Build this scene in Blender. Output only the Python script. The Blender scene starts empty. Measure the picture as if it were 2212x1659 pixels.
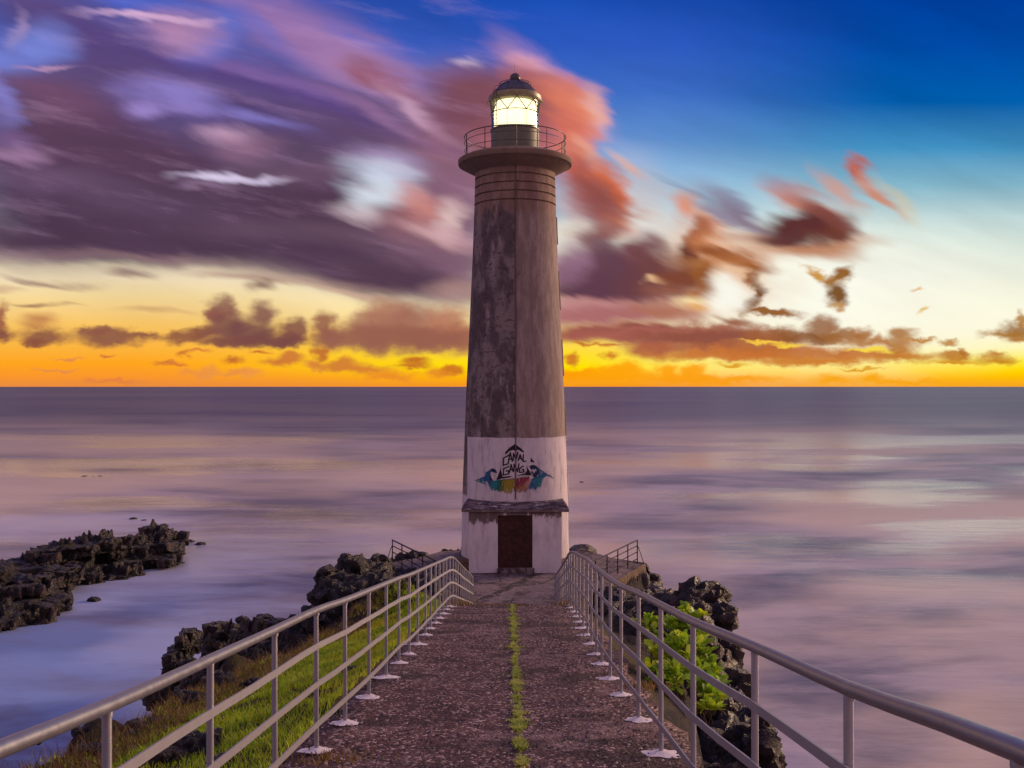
import bpy, bmesh, math, random
from mathutils import Vector, noise, Matrix
import numpy as np
random.seed(7)
sc = bpy.context.scene
R = math.radians
# ---------------------------------------------------------------- camera
CZ = 13.0                      # eye height above the sea
F, UC, VH = 2100.0, 1106.0, 835.0
cam = bpy.data.cameras.new('camera'); co = bpy.data.objects.new('camera', cam)
sc.collection.objects.link(co); sc.camera = co
cam.sensor_width = 36; cam.lens = F/2212*36; cam.clip_end = 200000; cam.clip_start = .05
cam.shift_y = -(835-829.5)/2212*-1
co.location = (0, 0, CZ); co.rotation_euler = (R(90), 0, 0)
sc.view_settings.view_transform = 'Standard'; sc.view_settings.look = 'None'
sc.view_settings.exposure = 0; sc.view_settings.gamma = 1
sc.cycles.use_denoising = True
sc.cycles.max_bounces = 6; sc.cycles.diffuse_bounces = 3; sc.cycles.glossy_bounces = 3
sc.cycles.transparent_max_bounces = 8
sc.cycles.sample_clamp_indirect = 4

def lin(c):
    return tuple((x/255/12.92 if x/255 <= .04045 else ((x/255+.055)/1.055)**2.4) for x in c) + (1,)

# ---------------------------------------------------------------- sky
w = bpy.data.worlds.new('World'); sc.world = w; w.use_nodes = True
nt = w.node_tree; N = nt.nodes; L = nt.links
for n in list(N): N.remove(n)
def nd(t, **k):
    n = N.new(t)
    for a, b in k.items(): setattr(n, a, b)
    return n
def put(sock, v):
    if isinstance(v, bpy.types.NodeSocket): L.new(v, sock)
    else: sock.default_value = v
def m(op, a, b=None, c=None):
    n = nd('ShaderNodeMath', operation=op); put(n.inputs[0], a)
    if b is not None: put(n.inputs[1], b)
    if c is not None: put(n.inputs[2], c)
    return n.outputs[0]
def vm(op, a, b=None):
    n = nd('ShaderNodeVectorMath', operation=op); put(n.inputs[0], a)
    if b is not None:
        put(n.inputs[3] if op == 'SCALE' else n.inputs[1], b)
    return n.outputs['Value'] if op == 'LENGTH' else n.outputs[0]
def mixc(f, a, b, mode='MIX'):
    n = nd('ShaderNodeMixRGB', blend_type=mode); put(n.inputs[0], f); put(n.inputs[1], a); put(n.inputs[2], b)
    return n.outputs[0]
def smooth(v, a, b, lo=0., hi=1.):
    n = nd('ShaderNodeMapRange', interpolation_type='SMOOTHSTEP'); put(n.inputs[0], v)
    n.inputs[1].default_value = a; n.inputs[2].default_value = b
    n.inputs[3].default_value = lo; n.inputs[4].default_value = hi
    return n.outputs[0]
def ramp(v, stops):
    n = nd('ShaderNodeValToRGB'); put(n.inputs[0], v); cr = n.color_ramp
    cr.interpolation = 'LINEAR'
    while len(cr.elements) > 1: cr.elements.remove(cr.elements[0])
    for i, (p, c) in enumerate(stops):
        e = cr.elements[0] if i == 0 else cr.elements.new(p)
        e.position = p; e.color = c
    return n.outputs[0]
def comb(x, y, z=0.):
    n = nd('ShaderNodeCombineXYZ'); put(n.inputs[0], x); put(n.inputs[1], y); put(n.inputs[2], z)
    return n.outputs[0]
tc = nd('ShaderNodeTexCoord'); sx = nd('ShaderNodeSeparateXYZ'); L.new(tc.outputs['Generated'], sx.inputs[0])
dx, dy, dz = sx.outputs
yy = m('MAXIMUM', m('ABSOLUTE', dy), .18)
# sky chart: 1 unit of the chart = 100/2100 rad-tangent; a = across (east +), h = height above the horizon
A = m('MULTIPLY', m('DIVIDE', dx, yy), 21.0)
H = m('MULTIPLY', m('DIVIDE', m('MAXIMUM', dz, 0.), yy), 21.0)
# clear-sky ramps against height, h/10 as the ramp position
hp10 = m('MULTIPLY', H, .1)
def st(v): return min(1, max(0, (835-v)/1000))
rampW = ramp(hp10, [(st(v), lin(c)) for v, c in [(835,(232,138,62)),(815,(250,150,45)),(785,(255,165,30)),(750,(252,180,62)),(700,(248,196,100)),
      (640,(243,214,152)),(600,(238,218,182)),(570,(228,212,182)),(500,(190,185,185)),(420,(165,165,200)),(300,(130,135,205)),(150,(95,110,195)),(0,(60,85,175)),(-160,(40,70,160))]])
rampC = ramp(hp10, [(st(v), lin(c)) for v, c in [(835,(248,150,20)),(815,(255,182,0)),(792,(255,226,0)),(765,(255,222,40)),(730,(255,215,90)),
      (690,(255,236,170)),(620,(253,242,212)),(540,(225,228,215)),(460,(186,210,222)),(380,(140,178,212)),(300,(95,142,205)),(200,(62,108,195)),(100,(45,88,188)),(0,(25,75,175)),(-160,(15,60,160))]])
rampE = ramp(hp10, [(st(v), lin(c)) for v, c in [(835,(250,168,20)),(815,(255,190,0)),(800,(255,215,0)),(780,(255,235,40)),(750,(255,246,170)),
      (700,(252,248,215)),(620,(236,240,220)),(540,(214,226,214)),(470,(190,214,214)),(400,(130,180,200)),(320,(64,142,190)),(220,(0,92,170)),(100,(0,74,165)),(0,(0,62,155)),(-160,(0,50,140))]])
sky = mixc(smooth(A, -8.5, .5), rampW, rampC)
sky = mixc(smooth(A, 2.5, 8.5), sky, rampE)
# --- coordinates warped by streaked noise, so that wind-drawn cloud edges come out
base = comb(A, H)
def warp(rot, sc_, scale, amp, det, seed, rough=.5):
    mp = nd('ShaderNodeMapping', vector_type='TEXTURE'); L.new(base, mp.inputs[0])
    mp.inputs['Rotation'].default_value = (0, 0, R(-rot)); mp.inputs['Scale'].default_value = (1/sc_[0], 1/sc_[1], 1)
    mp.inputs['Location'].default_value = (seed, seed*2.3, seed*.7)
    nz = nd('ShaderNodeTexNoise'); L.new(mp.outputs[0], nz.inputs['Vector'])
    nz.inputs['Scale'].default_value = scale; nz.inputs['Detail'].default_value = det; nz.inputs['Roughness'].default_value = rough
    o = vm('MULTIPLY', vm('SUBTRACT', nz.outputs['Color'], (.5, .5, .5)), (amp[0], amp[1], 0))
    return vm('ADD', base, o), nz.outputs[0]
pA, nA = warp(17, (.30, 1.3), .8, (2.2, .95), 4, 3.1, .52)     # long soft streaks, sloping down to the east
pB, nB = warp(0, (.8, 1.3), 2.4, (.62, .44), 4, 7.7, .55)      # cauliflower tops near the horizon
pC, nC = warp(24, (.36, 1.5), 1.5, (1.05, .55), 3.5, 1.3, .5)     # in between
STROKES = []; NLEAF = [0]
def stroke(*a): STROKES.append(a)
def layer(cur, P_, u, v, ru, rv, ang, soft, col, op=1.):
    mp = nd('ShaderNodeMapping', vector_type='TEXTURE'); L.new(P_, mp.inputs[0])
    mp.inputs['Location'].default_value = ((u-UC)/100+NLEAF[0]*2e-5, (VH-v)/100, 0)   # (differs per box so that boxes share nothing)
    mp.inputs['Rotation'].default_value = (0, 0, R(-ang))
    mp.inputs['Scale'].default_value = (ru/100, rv/100, 1)
    ln = vm('LENGTH', mp.outputs[0]); soft = min(.95, soft*1.25)
    al = smooth(ln, 1+soft, max(0., 1-soft), 0., op)
    return mixc(al, cur, lin(col))
# far soft glow
A_, B_, C_ = 'A', 'B', 'C'
for s in [
 (A_, 1760, 640, 330, 120, 0, .95, (254,252,238), .85), (A_, 2080, 690, 200, 60, 0, .9, (254,250,225), .6), (A_, 1390, 610, 150, 70, 0, .8, (205,136,112), .75), (A_, 1560, 560, 110, 70, 15, .9, (232,172,124), .6), (A_, 1380, 450, 70, 90, 0, .9, (224,190,176), .5),
 # ---- the violet bank, upper left
 (A_, 230, -10, 300, 70, 10, .7, (92,76,132), .8), (A_, 60, 30, 110, 40, 15, .7, (104,82,134), .8),
 (A_, 260, 130, 250, 60, 16, .6, (92,70,122), .95), (A_, 170, 300, 240, 130, 0, .5, (86,62,92), 1), (A_, 620, 270, 400, 130, 14, .6, (94,74,124), .97),
 (A_, 600, 60, 260, 46, 24, .8, (146,110,168), .8), (A_, 740, 110, 230, 52, 30, .8, (160,118,168), .85), (A_, 840, 180, 120, 44, 34, .8, (170,128,172), .75),
 (A_, 200, 440, 330, 118, 0, .42, (78,57,82), 1), (A_, 560, 450, 420, 118, 4, .42, (80,59,82), 1), (A_, 840, 330, 200, 100, 25, .6, (98,73,106), .95),
 (A_, 800, 560, 300, 74, 8, .4, (86,62,84), 1), (A_, 950, 420, 110, 210, 0, .6, (136,98,120), .85), (A_, 300, 520, 420, 40, 1, .4, (80,58,80), 1),
 (A_, 960, 580, 90, 62, 0, .7, (122,88,108), .85), (A_, 1040, 350, 110, 160, 0, .7, (140,98,118), .8), (A_, 860, 602, 130, 32, 8, .5, (84,60,78), 1), (A_, 990, 625, 50, 20, 0, .8, (190,150,140), .6),
 (A_, 130, 255, 120, 90, 6, .6, (98,68,96), .95), (A_, 260, 320, 210, 52, 5, .6, (90,62,88), .95), (A_, 130, 205, 110, 26, 16, .8, (116,76,106), .6),
 (A_, 152, 66, 130, 28, 22, .8, (88,68,126), .7), (A_, 457, 140, 190, 28, 17, .7, (88,66,124), .9), (A_, 700, 212, 200, 30, 20, .7, (90,68,128), .85), (A_, 880, 272, 120, 24, 24, .8, (104,80,118), .7),
 (A_, 600, 330, 150, 30, 10, .8, (88,66,92), .7), (A_, 640, 372, 160, 20, 5, .8, (118,88,112), .6), (A_, 700, 440, 160, 50, 5, .8, (84,60,80), .7), (A_, 560, 150, 140, 16, 20, .9, (130,100,165), .6), (A_, 640, 180, 140, 10, 20, .9, (128,98,160), .6),
 (A_, 127, 391, 150, 22, 5, .8, (112,86,116), .6), (A_, 584, 498, 150, 22, 2, .8, (102,78,98), .6), (A_, 300, 440, 160, 26, 4, .8, (94,72,98), .5), (A_, 420, 560, 260, 14, 3, .8, (110,84,98), .4), (A_, 520, 230, 90, 14, 8, .8, (80,62,110), .7), (A_, 800, 520, 140, 26, 10, .8, (112,84,102), .6),
 (A_, 60, 545, 140, 16, 0, .8, (150,118,128), .5), (A_, 330, 552, 160, 9, 4, .8, (150,118,120), .5), (A_, 640, 600, 150, 12, 7, .8, (180,140,132), .5),
 # ---- gaps and lit rims in the bank
 (A_, 61, 100, 66, 46, 0, .7, (122,135,218), .95), (A_, 5, 62, 14, 34, 0, .9, (176,150,196), .6), (A_, 8, 155, 26, 10, 0, .9, (205,180,206), .7), (C_, 98, 147, 52, 5, 0, .9, (180,140,178), .85), (A_, 8, 215, 26, 46, 0, .8, (132,126,200), .85),
 (A_, 340, 8, 120, 22, 5, .7, (74,98,195), .9), (A_, 462, 62, 46, 62, 50, .7, (94,110,202), .9), (A_, 560, 46, 70, 22, 40, .9, (112,110,196), .6), (A_, 400, 66, 66, 34, 12, .8, (172,128,168), .95), (C_, 315, 37, 110, 8, 4, .8, (212,172,208), .95), (C_, 385, 45, 60, 8, 6, .8, (200,158,196), .9),
 (A_, 370, 203, 84, 28, 14, .7, (146,130,205), .9), (C_, 318, 240, 44, 16, 6, .8, (160,136,205), .9), (C_, 400, 232, 50, 10, 10, .9, (150,130,200), .6), (A_, 545, 262, 80, 10, 10, .9, (132,122,200), .75), (C_, 500, 292, 50, 17, 8, .8, (190,150,180), .95), (A_, 530, 322, 70, 18, 5, .8, (142,104,132), .8),
 (C_, 490, 384, 82, 9, 3, .8, (222,208,238), 1), (C_, 450, 402, 56, 8, 4, .9, (140,112,142), .8), (C_, 44, 334, 56, 12, 8, .9, (156,120,156), .8), (A_, 30, 300, 40, 16, 8, .9, (130,100,150), .6),
 (A_, 830, 346, 70, 26, 14, .8, (168,150,190), .8), (A_, 815, 395, 68, 36, 14, .7, (202,210,230), 1), (A_, 795, 425, 50, 28, 10, .7, (214,222,232), .95), (A_, 850, 380, 40, 16, 30, .8, (200,196,220), .6), (C_, 790, 466, 66, 14, 12, .9, (226,200,206), .55),
 (C_, 905, 448, 50, 34, 32, .6, (214,142,134), .85), (C_, 868, 480, 52, 26, 14, .7, (142,92,102), .9), (C_, 968, 475, 26, 34, 30, .8, (232,198,196), .85), (C_, 940, 506, 66, 16, 18, .8, (208,165,168), .85), (C_, 900, 520, 60, 16, 12, .8, (128,90,104), .7),
 (A_, 823, 157, 70, 22, 26, .6, (144,82,98), .9), (A_, 870, 190, 90, 18, 36, .8, (146,96,124), .6), (A_, 922, 242, 84, 15, 38, .8, (204,164,192), .9), (A_, 960, 300, 60, 46, 40, .8, (144,98,120), .7), (A_, 800, 240, 120, 14, 28, .8, (150,110,150), .6),
 # ---- the lit column behind and right of the lantern
 (C_, 1008, 140, 34, 9, 12, .9, (212,192,222), .8), (A_, 1000, 215, 80, 44, 10, .5, (118,72,92), .95), (C_, 1000, 170, 70, 16, 0, .9, (120,98,160), .5), (C_, 1190, 180, 120, 34, 40, .7, (206,150,182), .9), (C_, 1148, 138, 34, 18, 20, .8, (226,164,188), .9),
 (A_, 1080, 230, 110, 80, 20, .5, (126,76,90), 1), (A_, 1140, 320, 90, 110, 10, .6, (158,92,96), .95), (C_, 1165, 196, 70, 40, 36, .6, (160,86,84), .9), (C_, 1225, 225, 62, 40, 40, .6, (222,124,98), .95), (C_, 1262, 248, 34, 40, 20, .8, (238,152,120), .9), (C_, 1282, 240, 22, 44, -20, .9, (232,176,170), .7),
 (C_, 1225, 290, 50, 40, 60, .7, (212,108,88), .95), (C_, 1250, 330, 34, 34, 50, .8, (226,134,108), .9), (C_, 1280, 345, 50, 12, 45, .9, (236,184,160), .6), (C_, 1352, 355, 40, 9, 40, .9, (222,168,150), .75),
 (C_, 1265, 378, 60, 34, 40, .6, (176,86,72), .95), (C_, 1315, 388, 36, 24, 40, .6, (222,112,70), .95), (C_, 1334, 425, 22, 28, 10, .7, (228,112,58), .95), (C_, 1285, 425, 52, 34, 20, .6, (148,76,68), .95), (C_, 1345, 455, 50, 8, 12, .9, (180,118,100), .8),
 (C_, 1290, 462, 50, 22, 15, .7, (148,84,84), .9), (C_, 1322, 486, 36, 22, 20, .8, (206,120,84), .8), (A_, 1236, 470, 34, 50, 0, .8, (196,140,140), .6), (C_, 1245, 512, 40, 24, 14, .7, (240,232,216), 1), (C_, 1300, 515, 30, 30, 0, .7, (140,82,82), .9), (C_, 1385, 485, 40, 26, 0, .8, (225,222,215), .7),
 (C_, 1262, 590, 80, 52, 0, .5, (124,84,108), 1), (C_, 1330, 590, 100, 50, 0, .4, (96,60,76), 1), (C_, 1390, 540, 36, 36, 0, .6, (118,68,76), .95), (C_, 1418, 575, 34, 40, 0, .6, (112,66,70), .95), (C_, 1320, 632, 130, 26, 0, .4, (94,60,76), 1), (C_, 1410, 610, 70, 40, 0, .6, (112,66,66), .85), (C_, 1290, 440, 40, 60, 20, .8, (138,74,72), .6), (C_, 1500, 575, 50, 40, 10, .7, (140,80,56), .6), (C_, 1300, 560, 50, 30, 0, .8, (104,68,82), .8),
 (C_, 1240, 560, 30, 40, 0, .9, (156,116,140), .7), (C_, 1411, 607, 24, 7, 8, .6, (246,200,150), .9), (C_, 1440, 630, 44, 20, 8, .7, (150,92,74), .8),
 (C_, 1300, 678, 190, 28, 0, .5, (172,108,108), 1), (C_, 1250, 660, 80, 12, 0, .9, (196,140,140), .6), (C_, 1430, 675, 60, 16, 4, .7, (176,112,88), .9), (C_, 1320, 720, 200, 19, 0, .4, (164,92,80), 1), (C_, 1400, 716, 140, 10, 0, .5, (132,74,66), .9),
 # ---- brown ragged tongues right of centre
 (C_, 1478, 447, 26, 30, 20, .7, (222,136,98), .85), (C_, 1522, 480, 34, 26, 30, .7, (212,138,100), .85), (C_, 1505, 505, 22, 30, 10, .6, (150,80,60), .95), (C_, 1487, 545, 27, 38, 6, .45, (106,56,46), .98), (C_, 1465, 600, 44, 20, -10, .5, (126,68,50), .95),
 (C_, 1530, 530, 44, 22, 30, .8, (216,138,88), .75), (C_, 1556, 545, 56, 12, 18, .5, (146,80,46), .95), (C_, 1600, 566, 60, 14, 14, .6, (166,98,52), .9), (C_, 1560, 586, 70, 16, 14, .8, (222,150,84), .8), (C_, 1636, 578, 44, 7, 6, .6, (160,92,46), .9),
 (C_, 1512, 600, 24, 34, 0, .6, (150,86,42), .95), (C_, 1540, 575, 30, 10, 20, .7, (150,86,44), .8), (C_, 1500, 636, 26, 12, 0, .7, (168,98,48), .9), (B_, 1624, 602, 19, 20, 0, .5, (150,86,38), .95), (B_, 1640, 632, 15, 22, 0, .5, (122,72,32), .98), (B_, 1628, 658, 26, 12, -20, .5, (132,80,34), .98), (B_, 1662, 677, 62, 8, 3, .45, (150,92,36), .98),
 (C_, 1565, 630, 42, 38, 0, .6, (254,252,238), 1), (C_, 1486, 655, 28, 13, 0, .8, (252,226,168), .85), (C_, 1505, 668, 26, 10, 0, .8, (230,160,78), .7), (C_, 1690, 590, 34, 40, 0, .9, (248,248,232), .7), (C_, 1580, 690, 34, 9, 0, .6, (150,92,60), .9),
 # ---- the brown cloud on the right with its wisps
 (A_, 1490, 404, 60, 6, 25, .9, (130,152,182), .5), (A_, 1580, 425, 50, 22, 38, .9, (134,134,162), .8), (A_, 1612, 470, 90, 18, 35, .8, (126,100,122), .85), (A_, 1560, 455, 80, 10, 32, .9, (132,120,146), .7), (A_, 1702, 400, 50, 10, 32, .9, (130,152,182), .7),
 (A_, 1750, 535, 130, 22, -4, .7, (192,124,84), .9), (A_, 1650, 520, 80, 12, 8, .8, (176,118,92), .7), (A_, 1766, 445, 80, 22, 30, .7, (196,120,98), .9), (C_, 1745, 490, 92, 32, -4, .45, (92,48,48), 1), (C_, 1690, 512, 60, 13, -4, .6, (98,56,56), .95), (C_, 1800, 500, 44, 22, -10, .6, (110,58,46), .95), (C_, 1782, 462, 62, 14, 28, .7, (124,66,60), .85),
 (A_, 1805, 408, 56, 14, 36, .9, (214,150,130), .75), (C_, 1866, 368, 34, 16, 45, .6, (186,94,76), .95), (A_, 1880, 400, 40, 12, 45, .9, (214,160,140), .6), (C_, 1898, 430, 54, 13, 40, .7, (208,132,100), .85), (A_, 1945, 430, 60, 14, 42, .9, (218,192,150), .5),
 (B_, 1762, 592, 30, 8, 24, .6, (200,142,44), .95), (B_, 1818, 594, 27, 13, -36, .5, (146,92,32), .98), (B_, 1800, 612, 20, 14, 20, .6, (160,104,34), .9), (B_, 1808, 641, 22, 20, 0, .5, (122,76,26), .98), (B_, 1810, 662, 12, 8, 0, .7, (190,130,40), .8),
 (B_, 1984, 628, 13, 3, 0, .8, (226,170,100), .8), (B_, 1998, 670, 14, 4, -20, .8, (228,180,80), .8),
 # ---- left: low bits under the bank
 (A_, 100, 605, 64, 8, 10, .8, (152,122,112), .8), (A_, 272, 592, 46, 11, 3, .7, (142,114,108), .85), (A_, 530, 604, 80, 9, 6, .8, (168,128,118), .7), (C_, 566, 612, 26, 12, 0, .7, (124,86,84), .8), (A_, 20, 622, 40, 7, 3, .8, (196,158,132), .6),
 (A_, 740, 630, 90, 8, 8, .8, (200,158,144), .7), (A_, 105, 666, 50, 5, 3, .7, (160,118,90), .85), (A_, 310, 677, 60, 6, 2, .8, (205,160,112), .7), (A_, 95, 702, 40, 14, 0, .7, (186,118,76), .8),
]: stroke(*s)
for s in [
 # ---- cumulus rows near the horizon, west to east
 (0,690,18,34,(150,82,70)),(0,725,30,14,(130,74,66)),(95,728,50,18,(134,80,68)),(75,742,26,10,(140,80,62)),(235,728,72,18,(132,80,70)),(200,715,30,10,(140,86,70)),(310,722,36,6,(140,86,68)),
 (400,728,52,13,(138,82,66)),(440,715,30,12,(135,78,64)),
 (478,668,32,24,(136,84,78)),(460,680,26,14,(150,92,78)),(490,705,44,32,(128,78,76)),(570,680,32,26,(130,80,78)),(540,722,62,26,(118,72,74)),(500,740,70,12,(124,74,70)),(600,735,60,16,(120,72,70)),
 (638,715,26,28,(128,76,72)),(625,740,36,14,(124,74,70)),
 (700,705,24,30,(150,90,74)),(712,735,34,22,(150,92,76)),(840,680,55,34,(176,120,96)),(800,700,50,30,(168,112,92)),(900,700,60,38,(160,104,88)),(780,730,80,26,(150,96,82)),
 (860,735,110,28,(152,96,80)),(970,700,44,40,(184,122,96)),(980,735,60,30,(172,108,84)),(940,735,90,24,(150,94,78)),
 # thin layers lower left
 (400,766,16,4,(205,112,48)),(500,780,22,6,(192,100,44)),(430,762,26,3,(220,130,60)),(560,764,20,4,(200,108,46)),(630,775,30,12,(205,118,56)),(600,785,28,8,(205,115,55)),(690,765,14,14,(190,104,50)),
 (680,792,22,12,(216,130,60)),(740,790,46,14,(208,120,54)),(790,800,50,8,(214,124,50)),(900,782,26,9,(190,96,36)),(890,793,30,5,(196,104,40)),(950,806,30,10,(230,140,40)),(840,812,50,8,(235,140,40)),
 (540,808,22,12,(236,150,70)),(500,805,30,6,(232,145,68)),(450,808,20,14,(235,148,70)),(380,790,18,4,(215,120,55)),(410,806,26,8,(238,146,66)),(240,825,60,5,(225,128,66)),(980,800,22,10,(205,112,34)),
 (150,775,30,3,(225,140,75)),(235,768,14,2.5,(205,118,60)),(360,785,20,5,(210,118,56)),(120,800,40,3,(228,140,75)),
 # right of the tower
 (1235,775,16,12,(206,110,40)),(1260,745,20,4,(200,112,40)),(1320,770,16,8,(210,120,40)),(1310,744,40,3.5,(200,112,50)),
 (1400,755,44,24,(180,98,66)),(1480,745,120,20,(170,92,68)),(1600,745,120,22,(168,94,60)),(1420,720,160,18,(170,98,84)),(1560,712,70,18,(160,92,72)),
 (1520,728,150,14,(142,80,66)),(1650,725,50,16,(160,92,52)),(1700,722,30,18,(150,90,48)),(1775,712,34,24,(150,92,48)),(1750,730,60,12,(140,84,44)),(1820,725,40,14,(158,98,46)),
 (1860,722,22,14,(168,104,44)),(1860,765,90,16,(196,110,40)),(1700,762,130,18,(190,104,44)),(1560,768,140,12,(200,112,50)),(1900,738,70,8,(176,106,40)),(1950,722,30,14,(170,108,40)),
 (1945,752,36,14,(182,112,38)),(1760,780,120,8,(205,118,34)),(1960,770,60,9,(196,116,32)),(1985,734,30,4,(190,124,44)),(2050,741,24,4,(186,124,40)),(2060,770,34,12,(188,116,34)),(2080,762,12,10,(180,110,34)),
 (2060,783,60,5,(214,140,26)),(2150,775,40,6,(196,126,30)),(2150,765,14,6,(190,120,34)),(2200,715,34,18,(150,98,40)),(2170,722,40,7,(170,112,40)),(2205,690,12,16,(176,118,44)),(2200,735,30,8,(176,112,36)),
 (1880,755,40,5,(255,225,70)),(1650,740,44,3.5,(255,205,70)),(1700,746,34,3.5,(255,215,60)),(1580,790,30,4,(220,150,20)),(1860,797,40,3,(220,150,20)),
 (1300,812,110,15,(253,160,12)),(1230,806,50,9,(253,158,10)),(1350,798,30,12,(253,165,14)),(1440,800,26,14,(253,160,12)),(1500,800,22,12,(253,160,10)),(1480,818,90,12,(252,158,14)),(1590,822,90,8,(252,160,10)),
 (1800,820,40,9,(250,165,0)),(1880,818,26,9,(250,165,0)),(1950,824,80,5,(250,168,0)),
]:
    u, v, ru, rv, c = s
    stroke(B_, u, v, ru, rv, 0, .45 if rv > 9 else .65, c, .90)
# faint streaks inside everything, thin haze band right on the horizon
stv = m('MULTIPLY_ADD', m('SUBTRACT', nA, .5), .55, 1.)
nzf = nd('ShaderNodeTexNoise'); mpf = nd('ShaderNodeMapping'); L.new(base, mpf.inputs[0]); mpf.vector_type = 'TEXTURE'; mpf.inputs['Rotation'].default_value = (0, 0, R(-13)); mpf.inputs['Scale'].default_value = (2.6, .42, 1)
L.new(mpf.outputs[0], nzf.inputs['Vector']); nzf.inputs['Scale'].default_value = 1.; nzf.inputs['Detail'].default_value = 6; nzf.inputs['Roughness'].default_value = .6
bankmask = m('MULTIPLY', smooth(H, 2., 3.2), smooth(A, 1.5, -1.))
lift = m('MULTIPLY', smooth(nzf.outputs[0], .50, .72, 0., .17), bankmask)
stv = m('MULTIPLY', stv, m('MULTIPLY_ADD', m('MULTIPLY', m('SUBTRACT', nzf.outputs[0], .5), bankmask), .38, 1.))
stg = mixc(smooth(H, .3, 3.5), (1, 1, 1, 1), comb(stv, stv, stv))
hazef = smooth(H, .25, 0., 0., .2)
# the strokes are sorted into boxes of sky so that each ray only evaluates the few that reach it
PAD = {'A': (.9, .45), 'B': (.28, .2), 'C': (.52, .3)}
WPt = {'A': pA, 'B': pB, 'C': pC}
def extent(s_):
    k_, u, v, ru, rv, ang, soft = s_[:7]; c, s2 = math.cos(R(ang)), math.sin(R(ang)); g_ = (1+min(.95, soft*1.25))/100
    ex = math.hypot(ru*c, rv*s2)*g_+PAD[k_][0]; ey = math.hypot(ru*s2, rv*c)*g_+PAD[k_][1]; x, y = (u-UC)/100, (VH-v)/100
    return x-ex, x+ex, y-ey, y+ey
def leafshader(st_):
    global N, L
    keep = N, L
    gt = bpy.data.node_groups.new('sky_box', 'ShaderNodeTree'); N, L = gt.nodes, gt.links
    for nm, ty in (('sky', 'NodeSocketColor'), ('pA', 'NodeSocketVector'), ('pB', 'NodeSocketVector'), ('pC', 'NodeSocketVector'), ('lift', 'NodeSocketFloat'), ('stg', 'NodeSocketColor'), ('haze', 'NodeSocketFloat')):
        gt.interface.new_socket(nm, in_out='INPUT', socket_type=ty)
    gt.interface.new_socket('out', in_out='OUTPUT', socket_type='NodeSocketShader')
    gi = nd('NodeGroupInput'); go = nd('NodeGroupOutput')
    cur = gi.outputs['sky']; W_ = {'A': gi.outputs['pA'], 'B': gi.outputs['pB'], 'C': gi.outputs['pC']}
    for i, q in enumerate(st_):
        if i and i % 20 == 0:
            e = vm('SCALE', cur, 1e-7)
            for z in W_: W_[z] = vm('ADD', W_[z], e)
        cur = layer(cur, W_[q[0]], *q[1:])
    cur = mixc(gi.outputs['lift'], cur, lin((190,150,185)))
    cur = mixc(1., cur, gi.outputs['stg'], 'MULTIPLY')
    cur = mixc(gi.outputs['haze'], cur, lin((240,150,60)))
    b_ = nd('ShaderNodeBackground'); L.new(cur, b_.inputs[0]); b_.inputs[1].default_value = 1.
    L.new(b_.outputs[0], go.inputs[0])
    N, L = keep
    g_ = nd('ShaderNodeGroup'); g_.node_tree = gt
    for nm, v in (('sky', sky), ('pA', pA), ('pB', pB), ('pC', pC), ('lift', lift), ('stg', stg), ('haze', hazef)): L.new(v, g_.inputs[nm])
    return g_.outputs[0]
def tree(x0, x1, y0, y1, st_, depth=0):
    st_ = [q for q in st_ if not (lambda e: e[1] < x0 or e[0] > x1 or e[3] < y0 or e[2] > y1)(extent(q))]
    if len(st_) <= 12 or depth > 6 or min(x1-x0, y1-y0) < .4: NLEAF[0] += 1; return leafshader(st_)
    best = None
    for ax, lo, hi in ((0, max(x0, -12), min(x1, 12)), (1, max(y0, 0), min(y1, 9))):
        for t in (.2, .35, .5, .65, .8):
            c_ = lo+(hi-lo)*t
            if ax == 0: n1 = sum(extent(q)[0] < c_ for q in st_); n2 = sum(extent(q)[1] > c_ for q in st_)
            else: n1 = sum(extent(q)[2] < c_ for q in st_); n2 = sum(extent(q)[3] > c_ for q in st_)
            cost = n1*t*1.+n2*(1-t)
            if best is None or cost < best[0]: best = (cost, ax, c_)
    _, ax, c_ = best
    if ax == 0: lo_, hi_ = tree(x0, c_, y0, y1, st_, depth+1), tree(c_, x1, y0, y1, st_, depth+1)
    else: lo_, hi_ = tree(x0, x1, y0, c_, st_, depth+1), tree(x0, x1, c_, y1, st_, depth+1)
    mx = nd('ShaderNodeMixShader'); put(mx.inputs[0], m('GREATER_THAN', A if ax == 0 else H, c_)); L.new(lo_, mx.inputs[1]); L.new(hi_, mx.inputs[2])
    return mx.outputs[0]
front = tree(-999, 999, -1, 999, STROKES)

# overhead and behind: high dusk sky
back = ramp(m('MULTIPLY_ADD', dz, .5, .5), [(.5, lin((222,168,158))), (.62, lin((205,168,178))), (.8, lin((165,148,182))), (1., lin((128,132,190)))])
bkn = nd('ShaderNodeTexNoise'); L.new(tc.outputs['Generated'], bkn.inputs['Vector']); bkn.inputs['Scale'].default_value = 3; bkn.inputs['Detail'].default_value = 5
back = mixc(smooth(bkn.outputs[0], .45, .7, 0., .6), back, lin((225,175,170)))
f1 = smooth(m('SUBTRACT', dy, m('MULTIPLY', dz, .25)), .45, .12)
BACK_GAIN = 1.2
back = vm('SCALE', back, BACK_GAIN)
bg = nd('ShaderNodeBackground'); L.new(back, bg.inputs[0]); bg.inputs[1].default_value = 1.0
mxs = nd('ShaderNodeMixShader'); L.new(f1, mxs.inputs[0]); L.new(front, mxs.inputs[1]); L.new(bg.outputs[0], mxs.inputs[2])
wo = nd('ShaderNodeOutputWorld'); L.new(mxs.outputs[0], wo.inputs[0])
w.cycles.sampling_method = 'MANUAL'; w.cycles.sample_map_resolution = 512

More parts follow.
